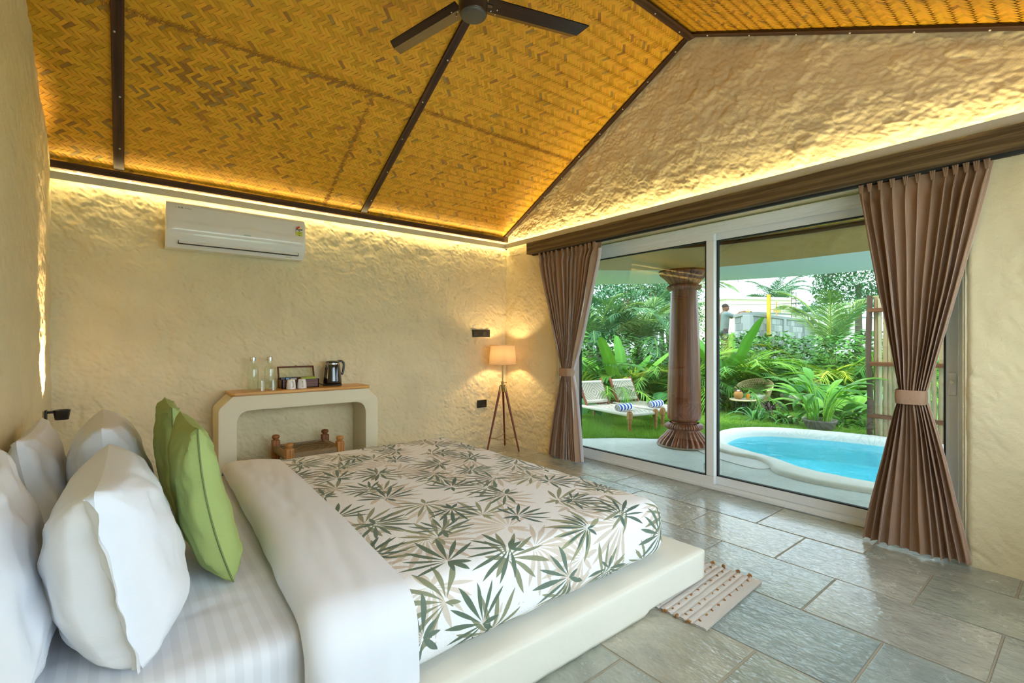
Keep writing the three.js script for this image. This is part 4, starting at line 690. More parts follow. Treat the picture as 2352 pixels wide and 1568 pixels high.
{
  const fc = field(512, [[5, 1], [20, 0.7], [80, 0.8], [160, 0.6]], 71);
  M.concrete = std({ map: tex(512, (i) => { const v = 0.74 + 0.14 * fc[i]; return [v * 0.97, v, v * 0.99]; }, 1.6), roughness: 0.75, bumpMap: bFine, bumpScale: 0.001 });
  M.concreteLight = std({ map: tex(512, (i) => { const v = 0.80 + 0.10 * fc[i]; return [v, v, v * 0.99]; }, 1.6), roughness: 0.8, bumpMap: bFine, bumpScale: 0.001 });
  M.poolWhite = std({ map: tex(512, (i) => { const v = 0.91 + 0.06 * fc[i]; return [v, v * 0.99, v * 0.97]; }, 1.2), roughness: 0.7, bumpMap: bFine, bumpScale: 0.0015 });
  const poolIn = smooth2([[6.20, -3.12], [6.62, -3.13], [6.98, -2.93], [7.18, -2.58], [7.36, -2.10], [7.42, -1.5], [7.2, -0.6], [6.6, 0.1], [5.9, 0.1], [5.35, -0.5], [5.16, -1.26], [5.17, -1.58], [5.22, -1.85], [5.38, -2.2], [5.52, -2.5], [5.66, -2.8], [5.88, -3.02]]);
  const poolOut = smooth2([[6.10, -3.27], [6.62, -3.34], [7.12, -3.14], [7.40, -2.72], [7.60, -2.15], [7.66, -1.5], [7.45, -0.5], [6.75, 0.36], [5.8, 0.36], [5.05, -0.4], [4.83, -1.30], [4.79, -1.65], [4.88, -1.98], [5.12, -2.16], [5.24, -2.30], [5.26, -2.6], [5.36, -2.86], [5.62, -3.12]]);
  const near = []; { const n = poolOut.length; let i0 = 0, i1 = 0, b0 = 9, b1 = 9; poolOut.forEach(([x, z], i) => { const d0 = Math.hypot(x - 6.0, z + 3.25), d1 = Math.hypot(x - 7.66, z + 1.5); if (d0 < b0) { b0 = d0; i0 = i; } if (d1 < b1) { b1 = d1; i1 = i; } }); for (let i = i0; i !== i1; i = (i - 1 + n) % n) near.push(poolOut[i]); }
  const lawnEdge = new THREE.CatmullRomCurve3([[3.9, -4.8], [4.4, -4.47], [4.69, -4.27], [4.96, -4.09], [5.18, -3.90], [5.40, -3.66], [5.62, -3.56], [5.88, -3.42]].map(([x, z]) => V(x, 0, z))).getPoints(60).map((p) => [p.x, p.z]);
  const deck = struct('ground_veranda', 'pale grey concrete veranda floor between the door and the pool', 'veranda floor', slab([...lawnEdge, ...near, [8.3, -1.3], [8.3, 4.5], [3.9, 4.5]], -0.62, -0.02), M.concrete);
  const step = struct('ground_step', 'lighter concrete apron beside the pool rim', 'paving', slab(smooth2([[5.24, -2.28], [5.06, -2.10], [4.9, -2.16], [4.95, -2.5], [5.1, -2.85], [5.4, -3.2], [5.6, -3.16], [5.35, -2.86], [5.26, -2.6]], 6), -0.03, -0.012), M.concreteLight);
  const pool = struct('pool', 'small free-form plunge pool with a white plaster rim', 'pool');
  // rim and basin as one swept skin from outer ground edge over the lip to the basin floor
  const N = 220, re = (pts) => { const c = new THREE.CatmullRomCurve3(pts.map(([x, z]) => V(x, 0, z)), true); return c.getSpacedPoints(N).slice(0, N); };
  const O = re(poolOut), I0 = re(poolIn); // align by nearest point
  const I = O.map((p) => { let b = null, bd = 1e9; for (const q of I0) { const d = p.distanceToSquared(q); if (d < bd) { bd = d; b = q; } } return b; });
  const high = (p) => 0.012 + 0.20 * sstep(6.2, 7.3, p.x) * 0;
  const prof = [[-0.02, -0.06], [0.0, 0.0], [0.12, 0.022], [0.8, 0.022], [0.96, 0.004], [1.02, -0.03], [1.05, -0.16], [1.10, -0.32]];
  mesh(pool, 'plaster_rim', grid(N, prof.length - 1, (u, v) => { const k = Math.round(u * N) % N, [f, y] = prof[Math.round(v * (prof.length - 1))], a = O[k], b = I[k]; const w = clamp(f, -0.02, 1); let x = mix(a.x, b.x, w), z = mix(a.z, b.z, w); if (f > 1) { const n = b.clone().sub(a).normalize(); x += n.x * (f - 1) * 1.1; z += n.z * (f - 1) * 1.1; } return [x, y + 0.004 * noise(x * 6, z * 6), z, x * 1, z]; }, true), M.poolWhite);
  mesh(pool, 'basin_floor', slab(poolIn, -0.38, -0.32), M.poolWhite);
  const wf = field(512, [[6, 1], [14, 0.7], [30, 0.3]], 73, 1, 1.6);
  mesh(pool, 'water', slab(poolIn.map(([x, z]) => [x + (x - 6.3) * 0.015, z + (z + 1.5) * 0.015]), -0.075, -0.065), phy({ color: lin(0.55, 0.92, 1.0), transmission: 0.96, specularIntensity: 0.35, roughness: 0.08, thickness: 0, ior: 1.33, bumpMap: tex(512, (i) => wf[i], 2.2, false), bumpScale: 0.012 }));
}
// lawn and ground
{
  const fl = field(512, [[6, 1], [16, 0.8], [60, 0.7], [120, 0.6]], 81);
  M.soil = std({ map: tex(512, (i) => c3([0.26, 0.42, 0.10], [0.44, 0.62, 0.18], fl[i]), 2.5), roughness: 1 });
  struct('ground_lawn', 'flat green garden lawn', 'lawn', span(-40, 60, -0.75, -0.62, -70, 40), M.soil);
  const soilTop = smooth2([[4.0, -4.62], [4.69, -4.29], [5.18, -3.92], [5.42, -3.68], [6.0, -3.42], [6.62, -3.37], [7.15, -3.16], [7.43, -2.72], [7.63, -2.1], [7.7, -1.4], [8.6, -0.9], [16, -2], [16, -14], [4, -14]], 6);
  struct('ground_turf', 'mown green turf around the loungers', 'lawn', slab(soilTop, -0.62, GY), M.soil);
  const inside = (x, z) => { let c = false; for (let i = 0, j = soilTop.length - 1; i < soilTop.length; j = i++) { const [xi, zi] = soilTop[i], [xj, zj] = soilTop[j]; if ((zi > z) !== (zj > z) && x < ((xj - xi) * (z - zi)) / (zj - zi) + xi) c = !c; } return c; };
  const blades = [], r = rng(82); for (let k = 0; k < 7; k++) { const a = rr(0, 6.28, r), l = rr(0.018, 0.034, r), w = 0.0022, bx = rr(-0.02, 0.02, r), bz = rr(-0.02, 0.02, r), dx = Math.cos(a) * l * 0.5, dz = Math.sin(a) * l * 0.5; const g = new THREE.BufferGeometry(); g.setAttribute('position', new THREE.Float32BufferAttribute([bx - Math.sin(a) * w, 0, bz + Math.cos(a) * w, bx + Math.sin(a) * w, 0, bz - Math.cos(a) * w, bx + dx, l, bz + dz], 3)); g.setAttribute('uv', new THREE.Float32BufferAttribute([0, 0, 1, 0, 0, 1], 2)); g.computeVertexNormals(); blades.push(g); }
  const tuft = mergeGeometries(blades), n = 52000, im = new THREE.InstancedMesh(tuft, std({ color: 0xffffff, roughness: 0.85, side: THREE.DoubleSide }), n), m4 = new THREE.Matrix4(), c = new THREE.Color(); let k = 0;
  while (k < n) { const q = Math.pow(r(), 0.8), t = mix(5.6, 10.5, q), b = rr(1310, 2020, r), [x, , z] = at(b, t); if (!inside(x, z)) continue; m4.makeRotationY(r() * 6.28); const s = rr(0.8, 1.35, r); m4.scale(V(s, s, s)); m4.setPosition(x, GY, z); im.setMatrixAt(k, m4); const f = clamp(0.5 + 0.6 * noise(x * 1.3, z * 1.3) + rr(-0.3, 0.3, r), 0, 1); im.setColorAt(k, c.setRGB(mix(0.18, 0.34, f), mix(0.40, 0.58, f), mix(0.03, 0.07, f))); k++; }
  im.name = 'lawn_grass'; im.userData = { kind: 'stuff', label: 'short green grass blades of the garden lawn', category: 'grass' }; im.castShadow = im.receiveShadow = true; scene.add(im);
}
// veranda roof: curved overhang with a textured inner face and woven lining
{
  const o = struct('roof_veranda', 'curved veranda overhang with a pale soffit and woven lining', 'veranda roof');
  const inner = [[3.0, -5.6], [4.0, -4.30], [4.48, -3.90], [5.06, -3.43], [5.38, -2.86], [5.52, -2.1], [5.54, -1.40], [5.45, -0.4], [5.1, 0.8], [4.4, 2.0]], outer = [[3.6, -6.6], [4.9, -5.6], [5.65, -4.85], [6.25, -4.19], [6.62, -3.54], [6.95, -2.6], [7.06, -1.75], [7.0, -0.4], [6.5, 1.2], [5.4, 2.8]];
  const cr = (pts, n) => new THREE.CatmullRomCurve3(pts.map(([x, z]) => V(x, 0, z))).getPoints(n).map((p) => [p.x, p.z]);
  const A = cr(inner, 80), B = cr(outer, 80), paint = std({ color: lin(0.74, 0.77, 0.71), roughness: 0.8, bumpMap: bFine, bumpScale: 0.0008 });
  mesh(o, 'soffit_slab', slab([...A, ...[...B].reverse()], 2.12, 2.22), paint);
  mesh(o, 'inner_face', grid(200, 14, (u, v) => { const k = u * 80, i = Math.min(79, Math.floor(k)), f = k - i, x = mix(A[i][0], A[i + 1][0], f), z = mix(A[i][1], A[i + 1][1], f), d = lumps(u * 8, v * 0.28, 12, 0.022); return [x - d * 0.8 - 0.012, mix(2.118, 2.40, v), z - d * 0.2 + 0.004, u * 8, v * 0.28]; }), M.plaster);
  mesh(o, 'roof_slab', slab([[4.0, -6.2], ...B.filter(([x]) => x > 4.02), [4.0, 2.9]], 2.44, 2.60), M.plaster);
  const trimPts = A.map(([x, z]) => [x - 0.03, 2.39, z]); mesh(o, 'edge_trim', new THREE.TubeGeometry(new THREE.CatmullRomCurve3(trimPts.map((p) => V(...p))), 120, 0.022, 4), M.darkWood);
  // woven lining seen through the glass: strips laid in herringbone
  const W = 0.034, L = W * 3, list = [], r = rng(91), tones = [[0.86, 0.52, 0.06], [0.80, 0.46, 0.05], [0.72, 0.38, 0.04], [0.90, 0.58, 0.09]];
  const insideA = (x, z) => { for (let i = 0; i < A.length - 1; i++) { const [x0, z0] = A[i], [x1, z1] = A[i + 1]; if ((z0 - z) * (z1 - z) <= 0) return x < mix(x0, x1, (z - z0) / (z1 - z0 + 1e-9)) - 0.01; } return false; };
  for (let i = -130; i < 130; i++) for (let j = -130; j < 130; j++) { const m = ((i + j) % 6 + 6) % 6; if (m !== 0 && m !== 3) continue; const ver = m === 0, a = (i + (ver ? 0.5 : 1.5)) * W, b = (j + (ver ? 1.5 : 0.5)) * W, x = 4.6 + (a - b) * 0.7071, z = -2.4 + (a + b) * 0.7071; if (x < 4.02 || z < -4.2 || z > 0.4 || !insideA(x, z)) continue; const g = box(L * 1.02, 0.003, W * 0.92); g.rotateY((ver ? Math.PI / 2 : 0) - Math.PI / 4 + rr(-0.03, 0.03, r)); g.translate(x, 2.425 + rr(-0.002, 0.002, r), z); const c = tones[Math.floor(r() * 4)], n = g.attributes.position.count; g.setAttribute('color', new THREE.Float32BufferAttribute(Array.from({ length: n * 3 }, (_, q) => c[q % 3]), 3)); list.push(g); }
  mesh(o, 'woven_lining', mergeGeometries(list), std({ vertexColors: true, roughness: 0.6 })).userData.kind = 'stuff';
  // thatch ends hanging over the outer edge
  const th = []; for (let k = 0; k < 260; k++) { const i = 12 + Math.floor(r() * 50), f = r(), x = mix(B[i][0], B[i + 1][0], f), z = mix(B[i][1], B[i + 1][1], f), l = rr(0.03, 0.12, r) * (r() < 0.2 ? 1.6 : 1); th.push(bar([x - 0.02, 2.20, z], [x + rr(-0.03, 0.05, r), 2.13 - l, z + rr(-0.05, 0.05, r)], 0.0025, 0.001, 4)); }
  mesh(o, 'thatch_fringe', merge(th), std({ color: lin(0.16, 0.13, 0.08), roughness: 1 })).userData.kind = 'stuff';
}
// ---------- carved column ----------
{
  const t = thing('carved_column', 'tall carved wooden column with fluted base and capital on the veranda', 'column', [5.335, -0.02, -3.235]);
  const wd = phy({ map: tex(512, (i, x, y) => c3([0.36, 0.16, 0.085], [0.68, 0.37, 0.21], clamp(fGrain[x * 512 + y] * 1.6 - 0.3, 0, 1)), 0.5, true, 1.4), roughness: 0.38, clearcoat: 0.2, clearcoatRoughness: 0.25 });
  const flute = (pts, n, depth, seg = 160, twist = 0) => grid(seg, pts.length - 1, (u, v) => { const [r, y, d] = pts[Math.round(v * (pts.length - 1))], a = u * 2 * Math.PI, w = Math.abs(Math.sin(a * n / 2 + twist * v)), rad = r * (1 - depth * (d ?? 1) * (1 - Math.pow(w, 0.7))); return [rad * Math.cos(a), y, rad * Math.sin(a), a * 0.16, y]; }, true);
  mesh(t, 'plinth_ring', lathe([[0, 0], [0.318, 0], [0.325, 0.012], [0.318, 0.022], [0.30, 0.026]], 64), std({ color: lin(0.30, 0.24, 0.18), roughness: 0.8 }));
  mesh(t, 'lotus_base', flute([[0.315, 0.022, 0.6], [0.312, 0.045, 1], [0.290, 0.075], [0.255, 0.11], [0.222, 0.145], [0.196, 0.175], [0.180, 0.19, 0.3], [0.178, 0.20, 0]], 26, 0.10), wd);
  mesh(t, 'lower_ring', flute([[0.178, 0.20, 0], [0.205, 0.205, 1], [0.226, 0.222, 1], [0.230, 0.238, 1], [0.222, 0.256, 1], [0.196, 0.272, 0.5], [0.175, 0.28, 0]], 44, 0.05, 220), wd);
  const shaft = [[0.150, 0.28], [0.146, 0.298], [0.16, 0.305], [0.186, 0.318], [0.196, 0.345], [0.197, 0.45], [0.192, 0.8], [0.180, 1.2], [0.166, 1.6], [0.156, 1.85], [0.150, 1.895]];
  mesh(t, 'shaft', grid(96, shaft.length - 1, (u, v) => { const [r, y] = shaft[Math.round(v * (shaft.length - 1))], a = u * 2 * Math.PI, f = (u * 12) % 1, rad = r * (1 - 0.012 * Math.sin(f * Math.PI)) ; return [rad * Math.cos(a), y, rad * Math.sin(a), a * 0.17, y]; }, true), wd);
  mesh(t, 'neck_ring', flute([[0.15, 1.893, 0], [0.178, 1.90], [0.202, 1.918], [0.206, 1.932], [0.196, 1.950], [0.165, 1.962, 0.2]], 36, 0.06, 200), wd);
  mesh(t, 'capital', flute([[0.160, 1.962, 0], [0.178, 1.975, 0.6], [0.200, 2.005], [0.232, 2.04], [0.276, 2.075], [0.292, 2.092, 0.6], [0.296, 2.105, 0.1], [0.296, 2.132, 0], [0, 2.132, 0]], 24, 0.10), wd);
}
// ---------- loungers with rolled towels ----------
{
  const web = canvasTex(512, 512, (x, w, h) => { x.fillStyle = '#e3dccd'; x.fillRect(0, 0, w, h); for (let j = 0; j < 64; j++) for (let i = 0; i < 64; i++) { const dx = Math.abs(i - 31.5), dy = Math.abs(j - 31.5), band = Math.floor((dx * 1.5 + dy) / 6) % 2; x.fillStyle = band ? ((i + j) % 2 ? '#eee8dc' : '#ddd4c2') : ((i % 2) ? '#8f8470' : '#a89d88'); x.fillRect(i * 8, j * 8, 7, 7); } });
  const wm = std({ map: web, roughness: 0.9, bumpMap: tex(128, (i, x, y) => ((x >> 1) + (y >> 1)) % 2 ? 0.8 : 0.2, 1, false), bumpScale: 0.003, side: THREE.DoubleSide });
  wm.bumpMap.repeat.set(4, 4);
  const cord = std({ color: lin(0.70, 0.65, 0.56), roughness: 0.95 }), pale = std({ map: woodTex([0.58, 0.38, 0.20], [0.80, 0.60, 0.36], 0.4, true, 0.12), roughness: 0.5 }), redW = std({ map: woodTex([0.45, 0.17, 0.08], [0.66, 0.30, 0.15], 0.5), roughness: 0.45 });
  const dir = V(0.25, 0, -1.4).normalize(), ry = Math.atan2(dir.x, dir.z);   // local +z points from foot to head
  const t = thing('sun_lounger', 'woven rope lounger nearer the curtain with a striped towel', 'lounger', [5.80, GY, -4.17], ry, 'woven loungers on the lawn');
  const hw = 0.25, len = 1.42, H = 0.235;
  [[-hw, 0], [hw, 0], [-hw, len], [hw, len]].forEach(([x, z]) => { const l = mesh(t, 'leg', lathe([[0, 0], [0.026, 0], [0.030, 0.015], [0.022, 0.03], [0.020, 0.05], [0.028, 0.07], [0.020, 0.085], [0.027, 0.12], [0.030, 0.15], [0.022, 0.175]], 18), pale, [x, 0, z]); mesh(l, 'post_block', box(0.066, 0.10, 0.066, 0, 0.225, 0, 0.012), pale); mesh(l, 'finial', lathe([[0.030, 0.272], [0.034, 0.282], [0.026, 0.294], [0, 0.298]], 16), pale); });
  mesh(t, 'side_rail', bar([-hw, H, 0], [-hw, H, len], 0.020, 0.020, 10), redW); mesh(t, 'side_rail', bar([hw, H, 0], [hw, H, len], 0.020, 0.020, 10), redW); mesh(t, 'end_rail', bar([-hw, H, 0], [hw, H, 0], 0.022, 0.022, 10), cord); mesh(t, 'end_rail', bar([-hw, H, len], [hw, H, len], 0.020, 0.020, 10), redW);
  mesh(t, 'woven_seat', grid(20, 40, (u, v) => [mix(-hw, hw, u), H + 0.018 - 0.025 * Math.sin(u * Math.PI) * Math.sin(v * Math.PI), mix(0.01, 1.08, v), u, v * 2]), wm);
  mesh(t, 'rope_edge', merge([bar([-hw, H, 0.04], [-hw, H, 1.1], 0.025, 0.025, 10), bar([hw, H, 0.04], [hw, H, 1.1], 0.025, 0.025, 10)]), cord);
  const b = new THREE.Group(); b.name = 'backrest'; b.position.set(0, H + 0.03, 1.02); b.rotation.x = 0.48; t.add(b);
  mesh(b, 'back_post', box(0.036, 0.46, 0.03, -0.225, 0.21, 0, 0.005), redW); mesh(b, 'back_post', box(0.036, 0.46, 0.03, 0.225, 0.21, 0, 0.005), redW);
  mesh(b, 'back_webbing', grid(14, 14, (u, v) => [mix(-0.22, 0.22, u), mix(0.06, 0.36, v), -0.018 + 0.012 * Math.sin(u * Math.PI) * Math.sin(v * Math.PI), u, v], true), wm);
  mesh(b, 'rope_edge', merge([bar([-0.21, 0.05, 0], [0.21, 0.05, 0], 0.028, 0.028, 10), bar([-0.21, 0.38, 0], [0.21, 0.38, 0], 0.028, 0.028, 10)]), cord);
  mesh(b, 'prop', bar([-0.2, 0.3, 0.01], [-0.2, 0.0, 0.30], 0.012), redW); mesh(b, 'prop', bar([0.2, 0.3, 0.01], [0.2, 0.0, 0.30], 0.012), redW);
  const st = canvasTex(256, 64, (x) => { x.fillStyle = '#f4f2ee'; x.fillRect(0, 0, 256, 64); x.fillStyle = '#1450b4'; for (let k = 0; k < 4; k++) x.fillRect(26 + k * 62, 0, 32, 64); });
  const tw = std({ map: st, roughness: 0.95, bumpMap: bFine, bumpScale: 0.003 });
  const k = thing('rolled_towel', 'rolled blue and white striped towel on the lounger near the curtain', 'towel', [0, 0, 0], 0, 'rolled pool towels');
  mesh(k, 'terry_roll', grid(24, 40, (u, v) => { const a = v * 2 * Math.PI, rr0 = 0.055 * (1 + 0.05 * Math.sin(a * 2)) * (1 - 0.10 * Math.pow(Math.abs(u * 2 - 1), 8)); return [(u - 0.5) * 0.34, 0.05 + rr0 * Math.sin(a) * 0.92, rr0 * Math.cos(a), u, v]; }), tw);
  for (const s of [-1, 1]) { const sp = []; for (let i = 0; i < 60; i++) { const a = i * 0.32, q = 0.006 + i * 0.00075; sp.push([s * 0.169, 0.05 + q * Math.sin(a) * 0.92, q * Math.cos(a)]); } mesh(k, 'rolled_end', tube(sp, 0.0042, 120, 5), std({ color: lin(0.82, 0.82, 0.82), roughness: 1 })); }
  const putTowel = (o, L) => { const p = V(0.03, H + 0.012, 0.36).applyAxisAngle(V(0, 1, 0), ry).add(V(...L)); o.position.copy(p); o.rotation.y = ry + 0.25; };
  putTowel(k, [5.80, GY, -4.17]);
  const L2 = [6.50, GY, -4.10]; clone(t, L2, ry, 'woven rope lounger partly hidden behind the carved column');
  const k2 = clone(k, [0, 0, 0], 0, 'rolled striped towel partly hidden by the carved column'); putTowel(k2, L2);
}
// ---------- cane seats and table ----------
{
  const cane = std({ color: lin(0.78, 0.60, 0.34), roughness: 0.6 });
  function caneChair(label, pos, ry) {
    const t = thing('cane_chair', label, 'chair', pos, ry, 'cane tub chairs'), rx = 0.30, y0 = 0.25;
    const top = (a) => 0.50 + 0.13 * Math.pow(Math.max(0, Math.cos(a)), 0.7) - 0.08 * (1 - Math.cos(a)) * 0.5, P = (a, v) => { const r = rx * mix(0.86, 1.12, v); return [r * Math.sin(a) * 1.05, mix(y0, top(a), v), -r * Math.cos(a)]; };
    const lat = []; for (let i = 0; i <= 40; i++) for (const s of [-1, 1]) { const a0 = mix(-2.0, 2.0, i / 40), pts = []; for (let k = 0; k <= 6; k++) { const v = k / 6, a = a0 + s * 0.42 * v; if (Math.abs(a) > 2.0) continue; pts.push(P(a, v)); } if (pts.length > 2) lat.push(tube(pts, 0.0085, 8, 5)); }
    mesh(t, 'cane_lattice', merge(lat), cane);
    const rim = []; for (let i = 0; i <= 30; i++) rim.push(P(mix(-2.0, 2.0, i / 30), 1)); mesh(t, 'top_rim', tube(rim, 0.015, 50, 8), cane);
    const low = []; for (let i = 0; i <= 30; i++) low.push(P(mix(-2.0, 2.0, i / 30), 0)); mesh(t, 'seat_rim', tube(low, 0.015, 50, 8), cane);
    mesh(t, 'seat_base', place(new THREE.CylinderGeometry(0.28, 0.26, 0.03, 28), 0, 0.235, 0.02), cane);
    mesh(t, 'seat_cushion', softBox(0.48, 0.09, 0.48, 0.042, [14, 5, 14]), phy({ color: lin(0.80, 0.78, 0.74), roughness: 0.9 }), [0, 0.305, 0.04]);
    if (1) for (const [x, z] of [[-0.2, -0.18], [0.2, -0.18], [-0.2, 0.2], [0.2, 0.2]]) mesh(t, 'leg', bar([x * 1.15, 0, z * 1.15], [x, 0.225, z], 0.012, 0.014, 8), M.black);
    return t;
  }
  const c1 = at(1730, 8.75, GY), face = Math.atan2(-c1[0], -c1[2]); caneChair('cane tub chair with a white cushion behind the low table', c1, face - 0.45).scale.setScalar(0.92);
  caneChair('cane tub chair half hidden behind the potted plant', at(1838, 8.7, GY), face - 0.9).scale.setScalar(0.92);
  const tp = at(1706, 8.3, GY), t = thing('side_table', 'small round cane table with black legs on the lawn', 'table', tp);
  mesh(t, 'table_top', lathe([[0, 0.262], [0.19, 0.262], [0.20, 0.268], [0.20, 0.278], [0.19, 0.284], [0, 0.284]], 40), std({ color: lin(0.50, 0.46, 0.38), roughness: 0.5 }));
  mesh(t, 'rope_rim', place(new THREE.TorusGeometry(0.2, 0.014, 8, 48), 0, 0.273, 0, Math.PI / 2), cane);
  for (let k = 0; k < 3; k++) { const a = 0.5 + k * 2.094; mesh(t, 'leg', bar([0.16 * Math.cos(a), 0, 0.16 * Math.sin(a)], [0.14 * Math.cos(a), 0.262, 0.14 * Math.sin(a)], 0.010, 0.012, 8), M.black); }
  const ty = GY + 0.284, off = (b, d) => { const q = at(b, d); return q; };
  const cp = off(1696, 8.26), cc = thing('coconut', 'brown coconut dressed with red flowers on the cane table', 'coconut', [cp[0], ty + 0.003, cp[2]]);
  const fz = grid(36, 24, (u, v) => { const a = u * 2 * Math.PI, b = mix(-Math.PI / 2, 0.95, v), r = 0.076 * (1 + 0.03 * noise(Math.cos(a) * 9, Math.sin(a) * 9, b * 9)); return [r * Math.cos(b) * Math.cos(a), 0.074 + r * Math.sin(b), r * Math.cos(b) * Math.sin(a)]; });
  mesh(cc, 'husk', fz, std({ color: lin(0.50, 0.24, 0.07), roughness: 0.9 }));
  for (let k = 0; k < 7; k++) { const a = k * 0.9; const f = new THREE.SphereGeometry(0.024, 10, 8); f.scale(1, 0.55, 1); mesh(cc, 'flower', f, std({ color: k % 3 ? lin(0.20, 0.01, 0.015) : lin(0.65, 0.6, 0.55), roughness: 0.6 }), [0.032 * Math.cos(a), 0.140 + 0.006 * (k % 2), 0.032 * Math.sin(a)], [0.5 * Math.sin(a), 0, -0.5 * Math.cos(a)]); }
  const jp = off(1718, 8.22), j = thing('juice_glass', 'glass of orange juice on the cane table', 'drink', [jp[0], ty, jp[2]]);
  mesh(j, 'glass', lathe([[0, 0.001], [0.030, 0.001], [0.037, 0.108], [0.0365, 0.110]], 28), glassM); mesh(j, 'orange_juice', lathe([[0, 0.005], [0.028, 0.005], [0.034, 0.092], [0, 0.092]], 28), phy({ color: lin(0.85, 0.30, 0.008), roughness: 0.25 }));
  mesh(j, 'straw', bar([0.01, 0.01, 0], [0.035, 0.15, 0.005], 0.003), std({ color: lin(0.6, 0.5, 0.2) }));
}
// ---------- bamboo screen ----------
{
  const t = thing('bamboo_fence', 'upright bamboo pole screen beside the pool', 'fence', [7.86, GY, -2.02]), r = rng(95);
  const mats = [[0.82, 0.62, 0.34], [0.72, 0.50, 0.26], [0.90, 0.74, 0.46], [0.64, 0.44, 0.23]].map((c) => std({ color: lin(...c), map: tex(128, (i, x, y) => { const v = 0.75 + 0.25 * fGrain[(x * 4) * 512 + y * 4]; return [v, v, v]; }, 0.1, true, 0.8), roughness: 0.55 }));
  let z = 0.07; for (let k = 0; k < 30; k++) { const rad = rr(0.020, 0.031, r), h = rr(1.80, 1.93, r), nodes = []; let y = 0; while (y < h) { nodes.push([rad, y], [rad * 1.0, y + 0.20], [rad * 1.14, y + 0.212], [rad * 1.14, y + 0.218]); y += rr(0.22, 0.32, r); } nodes.push([rad, h], [0, h]); const prof = nodes.filter(([a, b]) => b <= h + 0.001).sort((a, b) => a[1] - b[1]); mesh(t, 'bamboo_pole', lathe(prof, 10), mats[Math.floor(r() * 4)], [rr(-0.01, 0.01, r), 0, z + rad], [rr(-0.012, 0.012, r), r() * 6, rr(-0.012, 0.012, r)]); z += rad * 2 + rr(0.0, 0.008, r); }
  const rail = std({ map: woodTex([0.40, 0.22, 0.12], [0.60, 0.36, 0.20], 0.6), roughness: 0.7 });
  for (const y of [0.28, 0.98, 1.70]) mesh(t, 'rail', box(0.03, 0.055, z, -0.045, y, z / 2 + 0.02, 0.004), rail);
  mesh(t, 'post', tube([[-0.03, 0, 0.03], [-0.02, 0.5, 0.035], [-0.035, 1.1, 0.02], [-0.02, 1.9, 0.03]], 0.035, 24, 10), std({ color: lin(0.16, 0.09, 0.065), roughness: 0.9, bumpMap: bGrain, bumpScale: 0.004 }));
}
